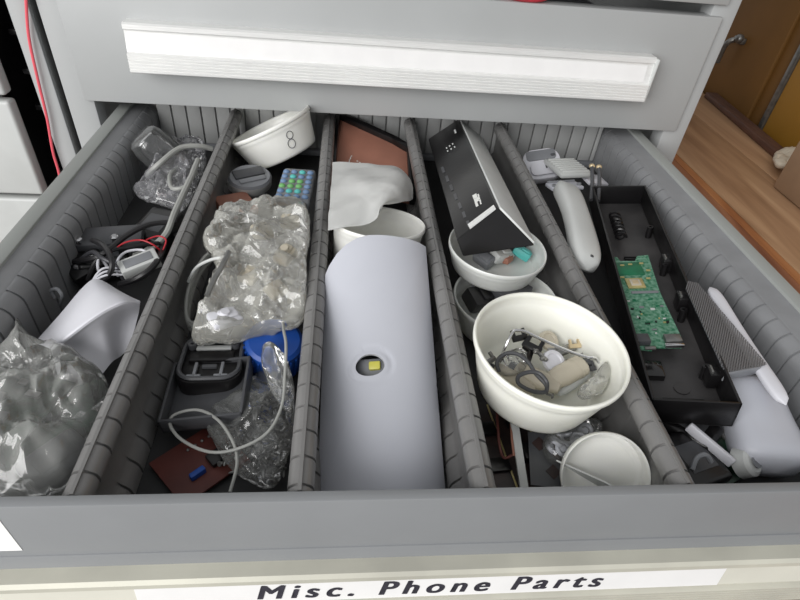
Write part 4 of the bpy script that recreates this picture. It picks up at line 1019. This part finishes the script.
def onpcb(px, py): q = keep(iv @ PP(px, py)); return q
q = onpcb(629, 269); MB().box((q.x, q.y, .0003), (.023, .019, .0005), .0001, T=T).build('bare_area', 'pcb_plain', o)
q = onpcb(635, 284); MB().box((q.x, q.y, .0008), (.0145, .0135, .0014), .0003, T=T).build('shield_can', 'gold', o); MB().box((q.x, q.y, .0017), (.0085, .0085, .0010), .0002, T=T).build('chip', 'beige', o)
MB().box((q.x, q.y, .0024), (.0045, .0045, .0006), .0001, T=T).build('chip', 'brass', o)
q = onpcb(641, 293); MB().box((q.x+.003, q.y, .0008), (.022, .0022, .0014), .0002, T=T).build('connector', 'mid_grey', o)
for px_, py_ in ((613, 262), (613, 267), (622, 266), (630, 265), (641, 264), (648, 271), (622, 278), (648, 279), (620, 288)):
    q = onpcb(px_, py_); MB().box((q.x, q.y, .0008), (.0036, .0016, .0011), .0002, T=T).build('solder_pad', 'gold', o)
for px_, py_, d, m_ in ((641, 342, (.011, .009, .005), 'dark_grey'), (672, 341, (.012, .008, .004), 'steel_dull'), (674, 347, (.014, .003, .003), 'steel'), (650, 349, (.008, .003, .002), 'steel_dull')):
    q = onpcb(px_, py_); MB().box((q.x, q.y, d[2]/2), d, .0005, T=T).build('connector', m_, o)
r = random.Random(9)
for k in range(46):
    px_ = 622+46*r.random(); py_ = 298+42*r.random()
    if px_ < 616+(py_-290)*.30+3 or px_ > 660+(py_-292)*.42-3: continue
    q = onpcb(px_, py_); m_ = r.choice(['black', 'pcb_plain', 'pcb_plain', 'mid_grey', 'white_grey', 'gold'])
    MB().box((q.x, q.y, .0006), (r.choice((.0012, .0022, .0035)), r.choice((.0010, .0018)), .0010), .0001, T=T).build('surface_part', m_, o)
# pale slim bar with a round end, below the mesh
T = frame(P(710, 287, -.010), P(786, 405, -.010), P(690, 330, -.014)); Lb = (P(786, 405, -.010)-P(710, 287, -.010)).length
zs = 1 if (T.to_3x3() @ V((0, 0, 1))).z > 0 else -1
handset(T, Lb, .0125, .007, 'handset_cover', 'slim white round-ended handset cover against the right wall', 'white', .001, cat='handset cover')
# perforated steel bracket
mz = -.004
A, B, D_ = P(727, 372, mz-.002), P(766, 366, mz-.002), P(699, 284, mz); T = frame(A, B, D_); iv = T.inverted()
pts = [iv @ q for q in (P(722, 366, mz-.002), P(727, 373, mz-.002), P(761, 366, mz-.002), P(767, 364, mz-.002), P(698, 283, mz), P(688, 281, mz), P(686, 288, mz))]
o = thing('mesh_bracket', 'grey perforated steel bracket tucked between black tray and right wall', 'bracket', T)
MB().prism([(p.x, p.y) for p in pts], -.0010, 0, 0, T).build('mesh_plate', 'mesh', o)
d = MB(); a, b2 = V((pts[1].x, pts[1].y, -.004)), V((pts[2].x, pts[2].y, -.004)); d.box((0, 0, 0), ((b2-a).length, .0012, .008), .0003, T=T @ Matrix.Translation((a+b2)/2) @ Matrix.Rotation(math.atan2(b2.y-a.y, b2.x-a.x), 4, 'Z'))
d.build('folded_edge', 'mid_grey', o)
# big white handset
A, B = P(742, 384, -.030), P(776, 464, -.036); T = frame(A, B, P(790, 385, -.028)); Lh = (B-A).length
zs = 1 if (T.to_3x3() @ V((0, 0, 1))).z > 0 else -1
gr = [('ridge', 'white_cool', (.010+.0055*i, 0, .0178*zs), (.0012, .030, .0010), .0003) for i in range(6)]
handset(T @ Matrix.Translation((-.006, 0, -.004)), Lh+.010, .054, .036, 'phone_handset', 'fat white handset at the front right, half below the black tray', 'white_cool', .002, cat='handset', parts=())
# sundries at the front of the compartment
board(716, 452, -.046, (.055, .042, .0016), (.05, -.05, .4), 'dark green circuit board at the front of the right compartment', seed=8)
A, B, D_ = P(690, 424, -.030), P(735, 462, -.036), P(686, 428, -.034); T = frame(A, B, D_); Ls = (B-A).length
o = thing('plastic_lever', 'white plastic lever pointing out from under the black tray', 'lever', A)
MB().box((Ls/2, .002, 0), (Ls, .007, .004), .0012, T=T).build('arm', 'white', o); MB().box((Ls*.3, .002, .0024), (Ls*.5, .003, .0014), .0004, T=T).build('rib', 'white_grey', o)
T = solidbox(746, 462, -.040, (.02, .02, .02), (.5, .4, 0)); o = thing('round_knob', 'pale grey round knob beside the fat white handset', 'knob', T)
MB().lathe([(.0001, .006), (.007, .006), (.0095, .004), (.0105, -.004), (.0001, -.004)], 28, T).build('cap', 'white_grey', o); MB().lathe([(.0045, .0065), (.0045, .0075), (.0001, .0075)], 20, T).build('centre', 'mid_grey', o)
adapter(690, 462, -.046, (.034, .040, .016), (.1, 0, .3), 'black', 'black plastic block at the front beside the fourth divider', 'plastic_block')
adapter(688, 432, -.046, (.030, .036, .018), (-.1, .1, .7), 'black', 'black plastic block under the near end of the black tray', 'plastic_block')
lead([(692, 470, -.034), (697, 458, -.030), (706, 455, -.028), (711, 462, -.032)], .0016, 'mid_grey', 'short grey wire bent over the black block at the front', 'wire', 'wire')

# ------------------------------------------------------------------ light: overcast daylight through an open shop door behind the camera
w = bpy.data.worlds.new('world'); bpy.context.scene.world = w; w.use_nodes = True
bg = w.node_tree.nodes['Background']; bg.inputs['Color'].default_value = (.97, .985, 1.0, 1); bg.inputs['Strength'].default_value = .47
def area(name, loc, target, sx, sy, e, col=(1, 1, 1)):
    l = bpy.data.lights.new(name, 'AREA'); l.shape = 'RECTANGLE'; l.size = sx; l.size_y = sy; l.energy = e; l.color = col
    o = bpy.data.objects.new(name, l); C.objects.link(o); o.location = loc
    o.rotation_euler = (V(target)-V(loc)).to_track_quat('-Z', 'Y').to_euler(); return o
area('door_daylight', (-1.5, -1.9, 1.15), (.33, .3, .1), 2.6, 2.4, 120, (1, .992, .985))
sc = bpy.context.scene
sc.view_settings.view_transform = 'Standard'; sc.view_settings.look = 'None'; sc.view_settings.gamma = 1; sc.view_settings.use_curve_mapping = False
sc.view_settings.exposure = 0
sc.cycles.transparent_max_bounces = 24; sc.cycles.max_bounces = 10
